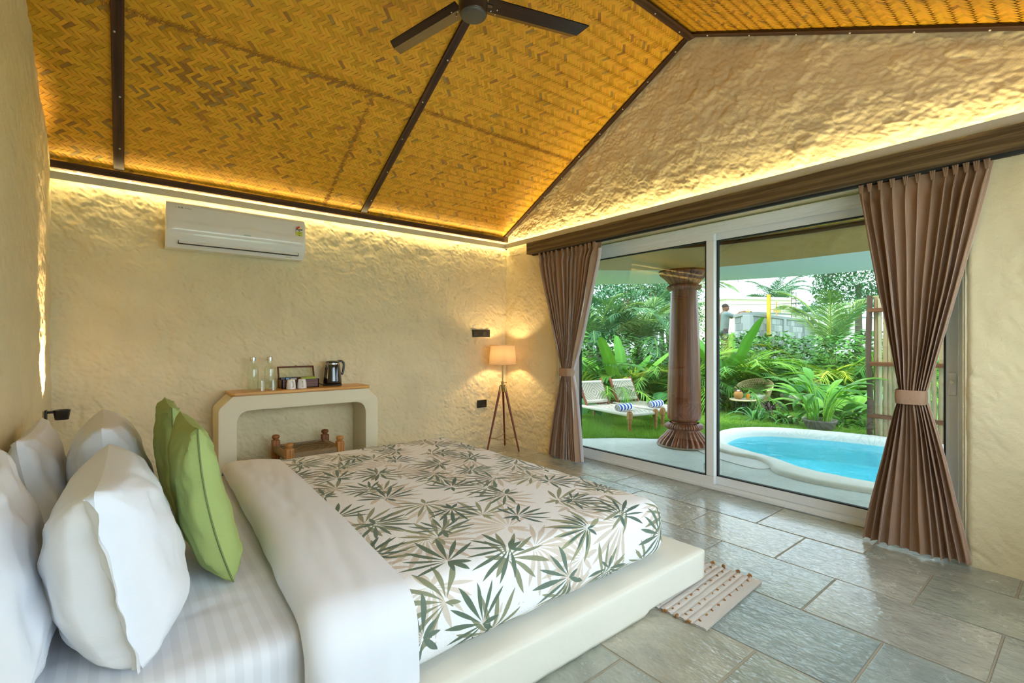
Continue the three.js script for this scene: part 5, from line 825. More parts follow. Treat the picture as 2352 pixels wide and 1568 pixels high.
// ---------- building site beyond the garden ----------
{
  const BY = 0.56;
  struct('ground_bank', 'raised earth behind the planted hedge', 'bank', slab([[1180, 12.4], [1400, 12.3], [1700, 12.3], [2000, 12.4], [2200, 12.6], [2200, 42], [1700, 44], [1180, 44]].map(([b, t]) => { const q = at(b, t); return [q[0], q[2]]; }), -0.62, BY), M.soil);
  const conc = [[0.30, 0.32, 0.32], [0.38, 0.40, 0.40], [0.24, 0.26, 0.27], [0.46, 0.47, 0.47]].map((c) => std({ color: lin(...c), roughness: 0.95, bumpMap: bFine, bumpScale: 0.003 }));
  const wallRun = (label, A, B, y0, rows, thickT) => {
    const a = V(A[0], y0, A[2]), b = V(B[0], y0, B[2]), len = a.distanceTo(b), t = thing('block_wall', label, 'wall', a.toArray(), Math.atan2(-(b.z - a.z), b.x - a.x), 'grey block walls of the building site'), r = rng(97);
    mesh(t, 'mortar_core', box(len, rows * 0.2, 0.11, len / 2, rows * 0.1, 0), conc[3]);
    const bg = box(0.385, 0.185, 0.14, 0, 0, 0, 0.008), hb = box(0.185, 0.185, 0.14, 0, 0, 0, 0.008);
    for (let j = 0; j < rows; j++) for (let x = (j % 2) * -0.2 + 0.2; x < len; x += 0.4) { if (x + 0.2 > len + 0.02 || x < 0.15) { mesh(t, 'block', hb, conc[Math.floor(r() * 4)], [x < 0.15 ? 0.1 : len - 0.1, j * 0.2 + 0.1, 0]); continue; } mesh(t, 'block', bg, conc[Math.floor(r() * 4)], [x, j * 0.2 + 0.1, 0]); }
    mesh(t, 'coping', box(len + 0.1, 0.09, 0.2, len / 2, rows * 0.2 + 0.045, 0, 0.01), conc[0]);
    return [t, len];
  };
  const A = at(1714, 13.2), B = at(1866, 18.2), C = at(1693, 14.4);
  const [w1, l1] = wallRun('long grey concrete block wall standing above the hedge', A, B, BY, 7); for (const x of [0.06, l1 * 0.45, l1 * 0.8]) mesh(w1, 'concrete_pier', box(0.24, 1.42, 0.2, x, 0.71, 0.02, 0.01), conc[1]);
  wallRun('short return of the grey block wall behind the banana leaves', C, at(1712, 13.35), BY, 7);
  const yp = at(1766, 14.0); solo('site_post', 'bright yellow square post rising above the block wall', 'post', merge([box(0.09, 2.05, 0.09, 0, 1.02, 0, 0.008), box(0.1, 0.02, 0.1, 0, 2.05, 0)]), std({ color: lin(0.80, 0.52, 0.03), roughness: 0.5 }), null, [yp[0], BY, yp[2]]);
  const lp = at(1778, 16), lad = thing('bamboo_ladder', 'thin orange ladder leaning behind the yellow post', 'ladder', [lp[0], BY, lp[2]], -YAW), lm = std({ color: lin(0.55, 0.28, 0.08), roughness: 0.8 });
  mesh(lad, 'ladder_rail', bar([-0.18, 0, 0], [0.14, 2.1, -0.5], 0.018), lm); mesh(lad, 'ladder_rail', bar([0.02, 0, 0.15], [0.30, 2.05, -0.4], 0.018), lm); for (let k = 1; k < 7; k++) mesh(lad, 'rung', bar([-0.18 + 0.32 * k / 7, 2.1 * k / 7, -0.5 * k / 7], [0.02 + 0.28 * k / 7, 2.05 * k / 7, 0.15 - 0.55 * k / 7], 0.012), lm);
  const rust = std({ color: lin(0.16, 0.06, 0.035), roughness: 0.9 });
  const stub = (label, b, t, hc, h) => { const p = at(b, t), o = thing('rebar_column', label, 'column', [p[0], BY, p[2]], 0.4, 'unfinished columns with bare rebar'); mesh(o, 'concrete_stub', box(0.24, hc, 0.24, 0, hc / 2, 0, 0.01), conc[3]); for (const [x, z] of [[-0.07, -0.07], [0.07, -0.07], [-0.07, 0.07], [0.07, 0.07]]) mesh(o, 'rebar', bar([x, hc - 0.05, z], [x + rr(-0.03, 0.03), h + rr(-0.2, 0.2), z], 0.008), rust); for (let k = 1; k < 4; k++) mesh(o, 'stirrup', place(new THREE.TorusGeometry(0.1, 0.006, 5, 4), 0, mix(hc, h, k / 4), 0, Math.PI / 2, Math.PI / 4), rust); };
  stub('unfinished rebar column between the far palm and the feathery palm', 1823, 17, 1.3, 2.5);
  stub('white stub column with rusty rods behind the banana plant', 1437, 14.6, 1.33, 2.05); stub('pale stub column with rods beside the carved column', 1500, 14.6, 1.28, 2.0);
  const hb = thing('site_house', 'low cream house behind the building site', 'house', at(1680, 30, BY), -YAW + 0.2); const cream = std({ color: lin(0.86, 0.80, 0.62), roughness: 0.9 });
  mesh(hb, 'house_wall', box(4.4, 3.2, 4, 0.4, 1.6, 0), cream); mesh(hb, 'roof_slab', box(4.7, 0.16, 4.3, 0.4, 3.22, 0), std({ color: lin(0.8, 0.78, 0.70), roughness: 0.9 })); mesh(hb, 'water_tank', lathe([[0, 3.3], [0.55, 3.3], [0.55, 4.0], [0.4, 4.15], [0.15, 4.2], [0, 4.2]], 20), std({ color: lin(0.85, 0.85, 0.82), roughness: 0.7 }), [-0.4, 0, 1]); mesh(hb, 'window_pane', box(0.5, 0.6, 0.04, 1.6, 2.3, 2.01), std({ color: lin(0.5, 0.4, 0.1), roughness: 0.3 }));
  const pw = thing('site_boundary', 'long pale boundary wall across the building site', 'wall', at(1735, 24, BY), Math.atan2(-(at(2040, 30)[2] - at(1735, 24)[2]), at(2040, 30)[0] - at(1735, 24)[0])); mesh(pw, 'wall_panel', box(13, 2.1, 0.2, 5.4, 1.05, 0), std({ color: lin(0.82, 0.80, 0.74), roughness: 0.95 })); mesh(pw, 'coping', box(13, 0.07, 0.28, 5.4, 2.13, 0), conc[2]);
  const w0 = at(1600, 21.5, 2.9), w3 = at(2100, 21.5, 3.35), cab = []; for (let k = 0; k <= 20; k++) { const u = k / 20; cab.push([mix(w0[0], w3[0], u), mix(w0[1], w3[1], u) - 0.15 * 4 * u * (1 - u), mix(w0[2], w3[2], u)]); }
  const cb = thing('overhead_cable', 'thin dark cable strung across the building site', 'cable'); mesh(cb, 'cable', tube(cab, 0.010, 60, 5), M.black); for (const q of [w0, w3]) mesh(cb, 'cable_pole', bar([q[0], BY - 0.1, q[2]], [q[0], q[1] + 0.1, q[2]], 0.05), conc[0]);
}
// ---------- worker ----------
{
  const p = at(1662, 15.2, 0.71), base = thing('person', 'worker in a dark cap and grey-green shirt reaching with a yellow drill', 'person', p, -YAW);
  const plank = at(1662, 15.2, 0.56); solo('site_platform', 'thick timber block that the worker stands on', 'platform', box(0.7, 0.15, 0.5, 0, 0.075, 0, 0.005), M.beam, null, [plank[0], 0.559, plank[2]], [0, -YAW, 0]);
  // local x = to the side (toward the wall), z = toward the doorway
  const body = (bones, res, size, ctr) => {
    const mc = new MarchingCubes(res, new THREE.MeshBasicMaterial(), false, false, 200000); mc.isolation = 0; const h = size / 2, f = mc.field;
    for (let k = 0; k < res; k++) for (let j = 0; j < res; j++) for (let i = 0; i < res; i++) {
      const x = ctr[0] + ((i - res / 2) / (res / 2)) * h, y = ctr[1] + ((j - res / 2) / (res / 2)) * h, z = ctr[2] + ((k - res / 2) / (res / 2)) * h; let acc = 0;
      for (const [a, b, r0, r1] of bones) { const dx = b[0] - a[0], dy = b[1] - a[1], dz = b[2] - a[2], t = clamp(((x - a[0]) * dx + (y - a[1]) * dy + (z - a[2]) * dz) / (dx * dx + dy * dy + dz * dz + 1e-9), 0, 1), d = Math.hypot(x - a[0] - dx * t, y - a[1] - dy * t, z - a[2] - dz * t) - mix(r0, r1, t); acc += Math.exp(-d / 0.018); }
      f[i + j * res + k * res * res] = Math.log(Math.max(acc, 1e-30)) * 0.018;
    }
    mc.update(); const n = mc.count, P = new Float32Array(n * 3); for (let i = 0; i < n; i++) { P[i * 3] = ctr[0] + mc.positionArray[i * 3] * h; P[i * 3 + 1] = ctr[1] + mc.positionArray[i * 3 + 1] * h; P[i * 3 + 2] = ctr[2] + mc.positionArray[i * 3 + 2] * h; }
    const g = new THREE.BufferGeometry(); g.setAttribute('position', new THREE.BufferAttribute(P, 3)); const w = mergeVertices(g, 1e-5); w.computeVertexNormals(); w.setAttribute('uv', new THREE.BufferAttribute(new Float32Array(w.attributes.position.count * 2), 2)); return w;
  };
  const sh1 = [0.02, 1.40, 0.17], sh2 = [0.06, 1.40, -0.17], e1 = [0.30, 1.33, 0.19], e2 = [0.32, 1.32, -0.14], w1 = [0.56, 1.45, 0.10], w2 = [0.54, 1.44, -0.04];
  const fing = (w, s) => [0, 1, 2, 3].map((k) => [[w[0] + 0.05, w[1] + 0.02 - k * 0.016, w[2]], [w[0] + 0.095 - k * 0.006, w[1] + 0.02 - k * 0.018, w[2] + s * 0.03], 0.010, 0.008]).concat([[[w[0] + 0.03, w[1] + 0.03, w[2]], [w[0] + 0.07, w[1] + 0.055, w[2] + s * 0.015], 0.011, 0.009]]);
  const head = [[[0.05, 1.58, 0], [0.055, 1.63, 0], 0.078, 0.092], [[0.085, 1.545, 0], [0.10, 1.57, 0], 0.05, 0.055], [[0.145, 1.59, 0], [0.155, 1.575, 0], 0.014, 0.016], [[0.045, 1.59, 0.085], [0.045, 1.56, 0.088], 0.016, 0.013], [[0.045, 1.59, -0.085], [0.045, 1.56, -0.088], 0.016, 0.013]];
  const skinB = [...head, [[0.03, 1.42, 0], [0.05, 1.54, 0], 0.055, 0.052], [[0, 0.95, 0], [0.03, 1.36, 0], 0.13, 0.14], [sh1, e1, 0.05, 0.042], [e1, w1, 0.042, 0.028], [sh2, e2, 0.05, 0.042], [e2, w2, 0.042, 0.028], [w1, [w1[0] + 0.05, w1[1], w1[2]], 0.028, 0.034], [w2, [w2[0] + 0.05, w2[1], w2[2]], 0.028, 0.034], ...fing(w1, -1), ...fing(w2, 1), [[0, 0.92, 0.09], [0.03, 0.50, 0.11], 0.085, 0.06], [[0.03, 0.50, 0.11], [-0.02, 0.09, 0.12], 0.058, 0.04], [[0, 0.92, -0.09], [0.06, 0.50, -0.11], 0.085, 0.06], [[0.06, 0.50, -0.11], [0.02, 0.09, -0.12], 0.058, 0.04], [[-0.04, 0.045, 0.12], [0.15, 0.035, 0.13], 0.04, 0.032], [[0, 0.045, -0.12], [0.19, 0.035, -0.13], 0.04, 0.032]];
  const sk = std({ color: lin(0.20, 0.09, 0.045), roughness: 0.6 });
  mesh(base, 'body', body(skinB, 110, 1.86, [0.15, 0.88, 0]), sk);
  mesh(base, 'shirt', body([[[0, 0.92, 0.05], [0.02, 1.36, 0.09], 0.125, 0.125], [[0, 0.92, -0.05], [0.02, 1.36, -0.09], 0.125, 0.125], [sh1, [0.19, 1.35, 0.185], 0.075, 0.068], [sh2, [0.22, 1.345, -0.15], 0.075, 0.068]], 64, 1.0, [0.1, 1.15, 0]), std({ color: lin(0.17, 0.24, 0.23), roughness: 0.9 }));
  mesh(base, 'trousers', body([[[0, 0.92, 0.08], [0.03, 0.50, 0.11], 0.105, 0.082], [[0.03, 0.50, 0.11], [-0.02, 0.10, 0.12], 0.080, 0.066], [[0, 0.92, -0.08], [0.06, 0.50, -0.11], 0.105, 0.082], [[0.06, 0.50, -0.11], [0.02, 0.10, -0.12], 0.080, 0.066]], 64, 1.1, [0.02, 0.52, 0]), std({ color: lin(0.05, 0.06, 0.08), roughness: 0.9 }));
  const cap = merge([place(new THREE.SphereGeometry(0.105, 20, 10, 0, Math.PI * 2, 0, Math.PI / 2), 0.05, 1.635, 0), place(new THREE.CylinderGeometry(0.075, 0.075, 0.008, 20), 0.13, 1.637, 0)]); mesh(base, 'cap', cap, std({ color: lin(0.02, 0.018, 0.02), roughness: 0.9 }));
  for (const s of [-1, 1]) mesh(base, 'eye', new THREE.SphereGeometry(0.010, 8, 6), std({ color: lin(0.05, 0.04, 0.04) }), [0.136, 1.605, s * 0.032]);
  const dp = V(w1[0] + 0.09, w1[1] + 0.0, 0.03).applyAxisAngle(V(0, 1, 0), -YAW).add(V(...p)); const dr = thing('power_drill', 'yellow and black power drill held out by the worker', 'tool', dp.toArray(), -YAW); const yl = std({ color: lin(0.62, 0.36, 0.05), roughness: 0.5 });
  mesh(dr, 'drill_body', merge([bar([0, 0.03, 0], [0.17, 0.03, 0], 0.034, 0.03, 14), bar([0.02, 0.02, 0], [0.0, -0.10, 0], 0.02, 0.022, 10)]), yl); mesh(dr, 'chuck', bar([0.17, 0.03, 0], [0.23, 0.03, 0], 0.024, 0.014, 12), M.black); mesh(dr, 'drill_bit', bar([0.23, 0.03, 0], [0.32, 0.03, 0], 0.005), M.steel);
}
// ---------- planting ----------
function tinted(g, fn) { const p = g.attributes.position, c = new Float32Array(p.count * 3); for (let i = 0; i < p.count; i++) c.set(fn(i, p), i * 3); g.setAttribute('color', new THREE.BufferAttribute(c, 3)); return g; }
// a leaf that leaves the origin along +x, rising at e0 and bending to e1; petiole share pf; outline(s) gives half width
function leafGeo({ L, W, e0, e1, pf = 0.25, fold = 0.25, outline, ragged = 0, seed = 1, nS = 12, thick = 0.006, side = 0 }) {
  const pts = []; let x = 0, y = 0; const n = 24; for (let k = 0; k <= n; k++) { pts.push([x, y]); const s = k / n, e = mix(e0, e1, s * s * 0.6 + s * 0.4); x += Math.cos(e) * L / n; y += Math.sin(e) * L / n; }
  const on = (s) => { const k = clamp(s * n, 0, n - 1e-6), i = Math.floor(k), f = k - i; return [mix(pts[i][0], pts[i + 1][0], f), mix(pts[i][1], pts[i + 1][1], f), Math.atan2(pts[i + 1][1] - pts[i][1], pts[i + 1][0] - pts[i][0])]; };
  const blade = grid(nS, 6, (u, v) => { const s = mix(pf, 1, u), [a, b, e] = on(s), c = v * 2 - 1, w = W / 2 * outline(u) * (1 - ragged * 0.5 * Math.max(0, noise(u * 14, Math.sign(c) * 3, seed))), up = -Math.abs(c) * w * fold + 0.02 * W * noise(u * 5, c * 2, seed) + W * 0.02 * Math.sin(u * 22) * Math.abs(c); return [a - Math.sin(e) * up, b + Math.cos(e) * up, c * w, u, v]; });
  tinted(blade, (i) => { const c = Math.abs(((i / (nS + 1)) | 0) / 6 * 2 - 1); const m = c < 0.1 ? 1.25 : 1; return [m, m, m * 0.9]; });
  const st = []; for (let k = 0; k <= 8; k++) { const [a, b] = on(Math.max(pf, 0.04) * 1.02 * k / 8); st.push([a, b - 0.001, 0]); }
  const stem = tinted(tube(st, thick, 8, 5), () => [1.5, 1.35, 0.9]);
  return merge([blade, stem]);
}
const OUT = { lance: (u) => Math.pow(Math.sin(Math.PI * Math.pow(u, 0.75)), 0.8) * 0.98 + 0.02, banana: (u) => Math.pow(Math.sin(Math.PI * Math.min(1, u * 0.92 + 0.06)), 0.45), ear: (u) => (u < 0.16 ? 0.55 + 2.6 * u : Math.pow(1 - (u - 0.16) / 0.84, 0.62) * 0.97), strap: (u) => 0.85 * Math.pow(1 - u, 0.35) * (0.7 + 0.3 * Math.min(1, u * 6)) };
function frondGeo({ L, n, ll, e0, e1, lw = 0.018, slant = 0.9, hang = 0.5, pf = 0.18, seed = 1, rad = 0.008 }) {
  const r = rng(seed * 13 + 5), N = 30, pts = []; let x = 0, y = 0; for (let k = 0; k <= N; k++) { pts.push([x, y]); const s = k / N, e = mix(e0, e1, s * s * 0.5 + s * 0.5); x += Math.cos(e) * L / N; y += Math.sin(e) * L / N; }
  const on = (s) => { const k = clamp(s * N, 0, N - 1e-6), i = Math.floor(k), f = k - i; return [mix(pts[i][0], pts[i + 1][0], f), mix(pts[i][1], pts[i + 1][1], f), Math.atan2(pts[i + 1][1] - pts[i][1], pts[i + 1][0] - pts[i][0])]; };
  const P = [], C = [], I = [];
  for (let k = 0; k < n; k++) for (const sd of [-1, 1]) {
    const s = mix(pf, 0.995, (k + rr(0, 0.4, r)) / n), [a, b, e] = on(s), len = ll * Math.pow(Math.sin(Math.PI * clamp(mix(0.16, 0.95, (s - pf) / (1 - pf)), 0, 1)), 0.6) * rr(0.85, 1.12, r), sl = slant * mix(1.05, 0.55, s) + rr(-0.12, 0.12, r), rise = rr(0.1, 0.45, r), b0 = P.length / 3;
    const f = [Math.cos(e), Math.sin(e), 0], up = [-Math.sin(e), Math.cos(e), 0], d = [f[0] * Math.cos(sl) + up[0] * Math.sin(rise) * 0.4, f[1] * Math.cos(sl) + up[1] * Math.sin(rise) * 0.4, sd * Math.sin(sl)], t = rr(0.85, 1.12, r);
    for (let q = 0; q <= 3; q++) { const v = q / 3, w = lw * [0.55, 1, 0.8, 0.06][q], cx = a + d[0] * len * v, cy = b + d[1] * len * v - hang * len * v * v * 0.6, cz = d[2] * len * v; P.push(cx + f[0] * w, cy + f[1] * w, cz, cx - f[0] * w, cy - f[1] * w, cz); C.push(t, t, t, t * 0.9, t * 0.9, t * 0.9); }
    for (let q = 0; q < 3; q++) { const o = b0 + q * 2; I.push(o, o + 1, o + 2, o + 1, o + 3, o + 2); }
  }
  const g = new THREE.BufferGeometry(); g.setAttribute('position', new THREE.Float32BufferAttribute(P, 3)); g.setAttribute('color', new THREE.Float32BufferAttribute(C, 3)); g.setAttribute('uv', new THREE.BufferAttribute(new Float32Array(P.length / 3 * 2), 2)); g.setIndex(I); g.computeVertexNormals();
  const st = []; for (let k = 0; k <= 14; k++) { const [a, b] = on(k / 14 * 0.99); st.push([a, b, 0]); }
  return merge([g, tinted(tube(st, rad, 16, 5), () => [2.0, 1.5, 0.9])]);
}
const leafMat = (r, g, b, rough = 0.6) => phy({ color: lin(r, g, b), vertexColors: true, roughness: rough, side: THREE.DoubleSide, transmission: 0.25, thickness: 0, specularIntensity: 0.35 });
const GREEN = { deep: leafMat(0.06, 0.20, 0.035), mid: leafMat(0.10, 0.31, 0.035), bright: leafMat(0.17, 0.40, 0.035), lime: leafMat(0.38, 0.50, 0.03), blue: leafMat(0.09, 0.30, 0.10, 0.4), palm: leafMat(0.22, 0.38, 0.11), palmDark: leafMat(0.10, 0.26, 0.11), purple: leafMat(0.09, 0.035, 0.05, 0.4), yellow: leafMat(0.52, 0.46, 0.06), pale: leafMat(0.48, 0.56, 0.30) };
const GEO = {
  banana: [1, 2, 3].map((s) => leafGeo({ L: 1.15, W: 0.21, e0: 1.35, e1: 0.15 + 0.25 * s, pf: 0.22, fold: 0.22, outline: OUT.banana, ragged: 0.5, seed: s, nS: 18, thick: 0.014 })),
  ear: [1, 2, 3].map((s) => leafGeo({ L: 0.95, W: 0.40, e0: 1.35, e1: -1.25 - 0.1 * s, pf: 0.55, fold: 0.12, outline: OUT.ear, seed: s + 4, nS: 14, thick: 0.010 })),
  lance: [1, 2, 3].map((s) => leafGeo({ L: 0.62, W: 0.13, e0: 1.2, e1: -0.35 - 0.2 * s, pf: 0.3, fold: 0.28, outline: OUT.lance, seed: s + 8, thick: 0.006 })),
  strap: [1, 2, 3].map((s) => leafGeo({ L: 0.5, W: 0.045, e0: 1.2, e1: -0.7 - 0.2 * s, pf: 0.02, fold: 0.35, outline: OUT.strap, seed: s + 12, thick: 0.004 })),
  areca: [1, 2, 3, 4].map((s) => frondGeo({ L: 1.25, n: 26, ll: 0.36, e0: 1.3, e1: -0.15 - 0.18 * s, lw: 0.014, slant: 0.85, hang: 0.35, seed: s })),
  cocoUp: [1, 2, 3, 4].map((s) => frondGeo({ L: 2.9, n: 60, ll: 0.85, e0: 1.38, e1: 0.45 - 0.3 * s, lw: 0.020, slant: 0.85, hang: 0.55, pf: 0.10, seed: s + 40, rad: 0.020 })),
  coco: [1, 2, 3, 4].map((s) => frondGeo({ L: 2.9, n: 54, ll: 0.80, e0: 0.95, e1: -0.35 - 0.22 * s, lw: 0.020, slant: 1.0, hang: 0.75, pf: 0.12, seed: s + 20, rad: 0.020 })),
};
let plantSeed = 300;
function plant(name, label, geos, mats, pos, o) {
  const t = thing(name, label, o.cat || 'plant', pos, 0, o.group), r = rng(plantSeed++);
  for (let k = 0; k < o.n; k++) {
    const g = geos[Math.floor(r() * geos.length)], m = mesh(t, o.part || 'leaf', g, mats[Math.floor(r() * mats.length)]), s = o.size * rr(o.var ?? 0.7, 1.12, r), az = (k + rr(-0.3, 0.3, r)) * 2.399963, rad = (o.spread || 0.05) * Math.sqrt(r());
    m.scale.setScalar(s); m.rotation.order = 'YZX'; m.rotation.set(rr(-0.25, 0.25, r), az, rr(-(o.lean ?? 0.5), 0.15, r)); m.position.set(Math.cos(az) * rad, o.y0 || 0, -Math.sin(az) * rad);
  }
  return t;
}
// leafy filler shrubs forming the dark mass of the hedge
function shrub(label, b, t, h, w, mat, seed, group, n = 420) {
  const r = rng(seed), leaf = grid(3, 2, (u, v) => { const c = v * 2 - 1, ww = Math.sin(Math.PI * clamp(u * 0.94 + 0.03, 0, 1)) * 0.026; return [u * 0.11, -0.5 * Math.abs(c) * ww - 0.02 * u * u, c * ww, u, v]; }), P = [], N = [], C = [], I = [], v = V(), q = new THREE.Quaternion(), e = new THREE.Euler();
  const lp = leaf.attributes.position, ln = leaf.attributes.normal, li = leaf.index.array, stems = [];
  for (let k = 0; k < n; k++) { const a = r() * 6.28, y = h * Math.pow(r(), 0.7), rad = w / 2 * Math.sqrt(mix(0.35, 1, r())) * (0.75 + 0.5 * Math.sin(Math.PI * clamp(y / h * 0.8 + 0.15, 0, 1))) * (1 + 0.3 * noise(Math.cos(a) * 2, Math.sin(a) * 2, y * 2 + seed)), x = rad * Math.cos(a), z = rad * Math.sin(a); e.set(rr(-0.5, 0.5, r), -a + rr(-1, 1, r), rr(-0.6, 0.5, r), 'YZX'); q.setFromEuler(e); const s = rr(0.8, 1.5, r), o = P.length / 3, tt = rr(0.7, 1.25, r); for (let i = 0; i < lp.count; i++) { v.fromBufferAttribute(lp, i).multiplyScalar(s).applyQuaternion(q); P.push(v.x + x, v.y + y, v.z + z); v.fromBufferAttribute(ln, i).applyQuaternion(q); N.push(v.x, v.y, v.z); C.push(tt, tt, tt); } for (const i of li) I.push(i + o); if (k % 24 === 0) stems.push(bar([rr(-0.05, 0.05, r), 0, rr(-0.05, 0.05, r)], [x * 0.9, y, z * 0.9], 0.008, 0.003, 5)); }
  const g = new THREE.BufferGeometry(); g.setAttribute('position', new THREE.Float32BufferAttribute(P, 3)); g.setAttribute('normal', new THREE.Float32BufferAttribute(N, 3)); g.setAttribute('color', new THREE.Float32BufferAttribute(C, 3)); g.setAttribute('uv', new THREE.BufferAttribute(new Float32Array(P.length / 3 * 2), 2)); g.setIndex(I);
  const o = thing('garden_shrub', label, 'shrub', at(b, t, GY), 0, group); mesh(o, 'foliage', g, mat); mesh(o, 'stem', merge(stems), std({ color: lin(0.12, 0.08, 0.05), roughness: 1 })); return o;
}
{
  const r = rng(404), ORD = 'first second third fourth fifth sixth seventh eighth ninth tenth eleventh twelfth thirteenth fourteenth fifteenth sixteenth seventeenth'.split(' ');
  for (let k = 0, b = 1300; b < 2110; b += 52, k++) shrub(ORD[k] + ' tall dark shrub of the hedge counted from the corner curtain', b, 10.4 + rr(-0.3, 0.5, r), rr(1.25, 1.6, r), 0.95, k % 3 ? GREEN.deep : GREEN.mid, 500 + k, 'dark shrubs filling the hedge');
  for (let k = 0, b = 1310; b < 2080; b += 64, k++) shrub(ORD[k] + ' low shrub along the hedge foot counted from the corner curtain', b, 9.6 + rr(-0.2, 0.3, r), rr(0.55, 0.8, r), 0.8, GREEN.deep, 600 + k, 'low shrubs at the hedge foot', 300);
  // areca palms along the hedge: [bearing, distance, size, mats]
  const A = [[1345, 9.9, 1.2, 'mid'], [1385, 9.25, 1.2, 'lime'], [1472, 9.6, 1.05, 'lime'], [1512, 9.6, 1.0, 'bright'], [1545, 9.9, 1.2, 'lime'], [1592, 9.8, 1.22, 'lime'], [1650, 9.5, 1.3, 'bright'], [1682, 9.7, 1.35, 'mid'], [1722, 9.8, 0.9, 'mid'], [1768, 10.0, 0.82, 'bright'], [1812, 10.0, 0.84, 'mid'], [1850, 9.8, 0.95, 'lime'], [1905, 9.9, 1.3, 'lime'], [1955, 9.9, 1.3, 'bright'], [2005, 10.0, 1.2, 'mid']];
  const where = ['by the corner curtain', 'behind the first lounger with lime fronds', 'beside the tall banana leaves', 'behind the second lounger', 'just left of the column top', 'just right of the column shaft', 'at the door mullion', 'below the worker', 'behind the cane table', 'below the yellow post', 'below the block wall', 'with lime fronds below the wall end', 'with lime fronds below the feathery palm', 'near the bamboo screen', 'behind the bamboo screen'];
  A.forEach(([b, t, s, m], k) => plant('areca_palm', 'clumping areca palm in the hedge ' + where[k], GEO.areca, m === 'lime' ? [GREEN.lime, GREEN.bright, GREEN.mid] : m === 'bright' ? [GREEN.bright, GREEN.mid] : [GREEN.mid, GREEN.deep, GREEN.bright], at(b, t, GY), { n: 20, size: s * 1.12, spread: 0.25, part: 'frond', cat: 'palm', lean: 0.55, group: 'areca palms in the hedge' }));
  // lower palms in front
  for (const [b, t, s, w] of [[1505, 9.2, 0.72, 'beside the column behind the loungers'], [1565, 9.1, 0.75, 'hidden behind the carved column'], [1655, 9.3, 0.8, 'arching over the lawn left of the cane table'], [1800, 9.3, 0.7, 'between the two cane chairs']]) plant('young_palm', 'young feathery palm ' + w, GEO.areca, [GREEN.mid, GREEN.deep, GREEN.palmDark], at(b, t, GY), { n: 11, size: s, spread: 0.1, part: 'frond', cat: 'palm', lean: 0.75, group: 'young palms at the lawn edge' });
  // bananas and heliconias
  plant('banana_plant', 'banana plant with tall paddle leaves behind the first lounger', GEO.banana, [GREEN.bright, GREEN.bright, GREEN.mid], at(1432, 9.2, GY), { n: 5, size: 1.38, spread: 0.10, lean: 0.22, var: 0.7, y0: 0.05 });
  plant('banana_plant', 'banana plant with torn leaves in front of the worker', GEO.banana, [GREEN.mid, GREEN.bright], at(1668, 9.6, GY), { n: 7, size: 1.5, spread: 0.08, lean: 0.12, var: 0.7 });
  plant('banana_plant', 'banana plant leaning in front of the block wall', GEO.banana, [GREEN.mid, GREEN.blue], at(1738, 9.7, GY), { n: 5, size: 1.15, spread: 0.14, lean: 0.4, var: 0.75 });
  // elephant ears
  for (const [b, t, s, w] of [[1352, 8.5, 1.0, 'nearest the corner curtain'], [1388, 8.9, 1.05, 'behind the first lounger'], [1560, 8.9, 0.9, 'behind the column'], [1792, 9.5, 0.95, 'behind the cane chair'], [1845, 9.2, 1.2, 'above the hidden cane chair'], [1895, 8.8, 1.3, 'above the potted plant']]) plant('elephant_ear', 'elephant ear plant with broad heart leaves ' + w, GEO.ear, [GREEN.blue, GREEN.blue, GREEN.mid], at(b, t, GY), { n: 8, size: s, spread: 0.08, lean: 0.35, group: 'elephant ear plants' });
  // strap-leaf clumps on the ground
  for (const [b, t, s, m, w] of [[1495, 8.6, 0.75, 'pale', 'striped pale leaves beside the second lounger'], [1412, 8.75, 1.0, 'lime', 'upright lime leaves between the lounger backs'], [1648, 8.9, 0.9, 'mid', 'arching leaves at the lawn edge by the door mullion'], [1665, 8.95, 0.8, 'bright', 'arching leaves left of the coconut'], [1738, 7.75, 1.15, 'blue', 'long blue-green leaves beside the table legs'], [1790, 7.5, 0.9, 'deep', 'dark leaves under the purple plant'], [1815, 7.45, 0.9, 'mid', 'spiky leaves left of the pot'], [1925, 7.15, 0.85, 'bright', 'spiky leaves right of the pot'], [1955, 7.1, 0.8, 'mid', 'arching leaves at the pool corner'], [1990, 7.0, 0.75, 'bright', 'arching leaves at the screen foot']]) plant('strap_leaf_plant', 'low clump with ' + w, GEO.strap, m === 'pale' ? [GREEN.pale, GREEN.deep] : [GREEN[m], GREEN[m], GREEN.mid], at(b, t, GY), { n: 18, size: s, spread: 0.07, lean: 0.7 });
  // ginger-like plants by the pool
  for (const [b, t, s, n, w] of [[1828, 7.5, 1.05, 12, 'left of the potted plant'], [1905, 7.45, 1.35, 16, 'just behind the pot'], [1945, 7.4, 1.55, 16, 'right of the pot'], [1982, 7.3, 1.35, 14, 'against the bamboo screen'], [2012, 7.15, 1.0, 12, 'in front of the bamboo poles']]) plant('ginger_plant', 'leafy ginger plant with long blades ' + w, GEO.lance, [GREEN.bright, GREEN.mid, GREEN.mid], at(b, t, GY), { n, size: s, spread: 0.14, lean: 0.3, var: 0.5 });
  plant('cordyline', 'purple-leaved cordyline beside the cane table', GEO.strap, [GREEN.purple], at(1768, 7.65, GY), { n: 16, size: 0.75, spread: 0.03, lean: 0.45, y0: 0.16 }); { const o = scene.children[scene.children.length - 1]; mesh(o, 'stem', bar([0, 0, 0], [0, 0.2, 0], 0.012, 0.01, 8), std({ color: lin(0.16, 0.1, 0.08), roughness: 1 })); }
  plant('calathea', 'low plant with broad oval striped leaves by the pool edge', GEO.lance, [GREEN.bright, GREEN.pale], at(1832, 7.3, GY), { n: 6, size: 0.62, spread: 0.03, lean: 0.4 });
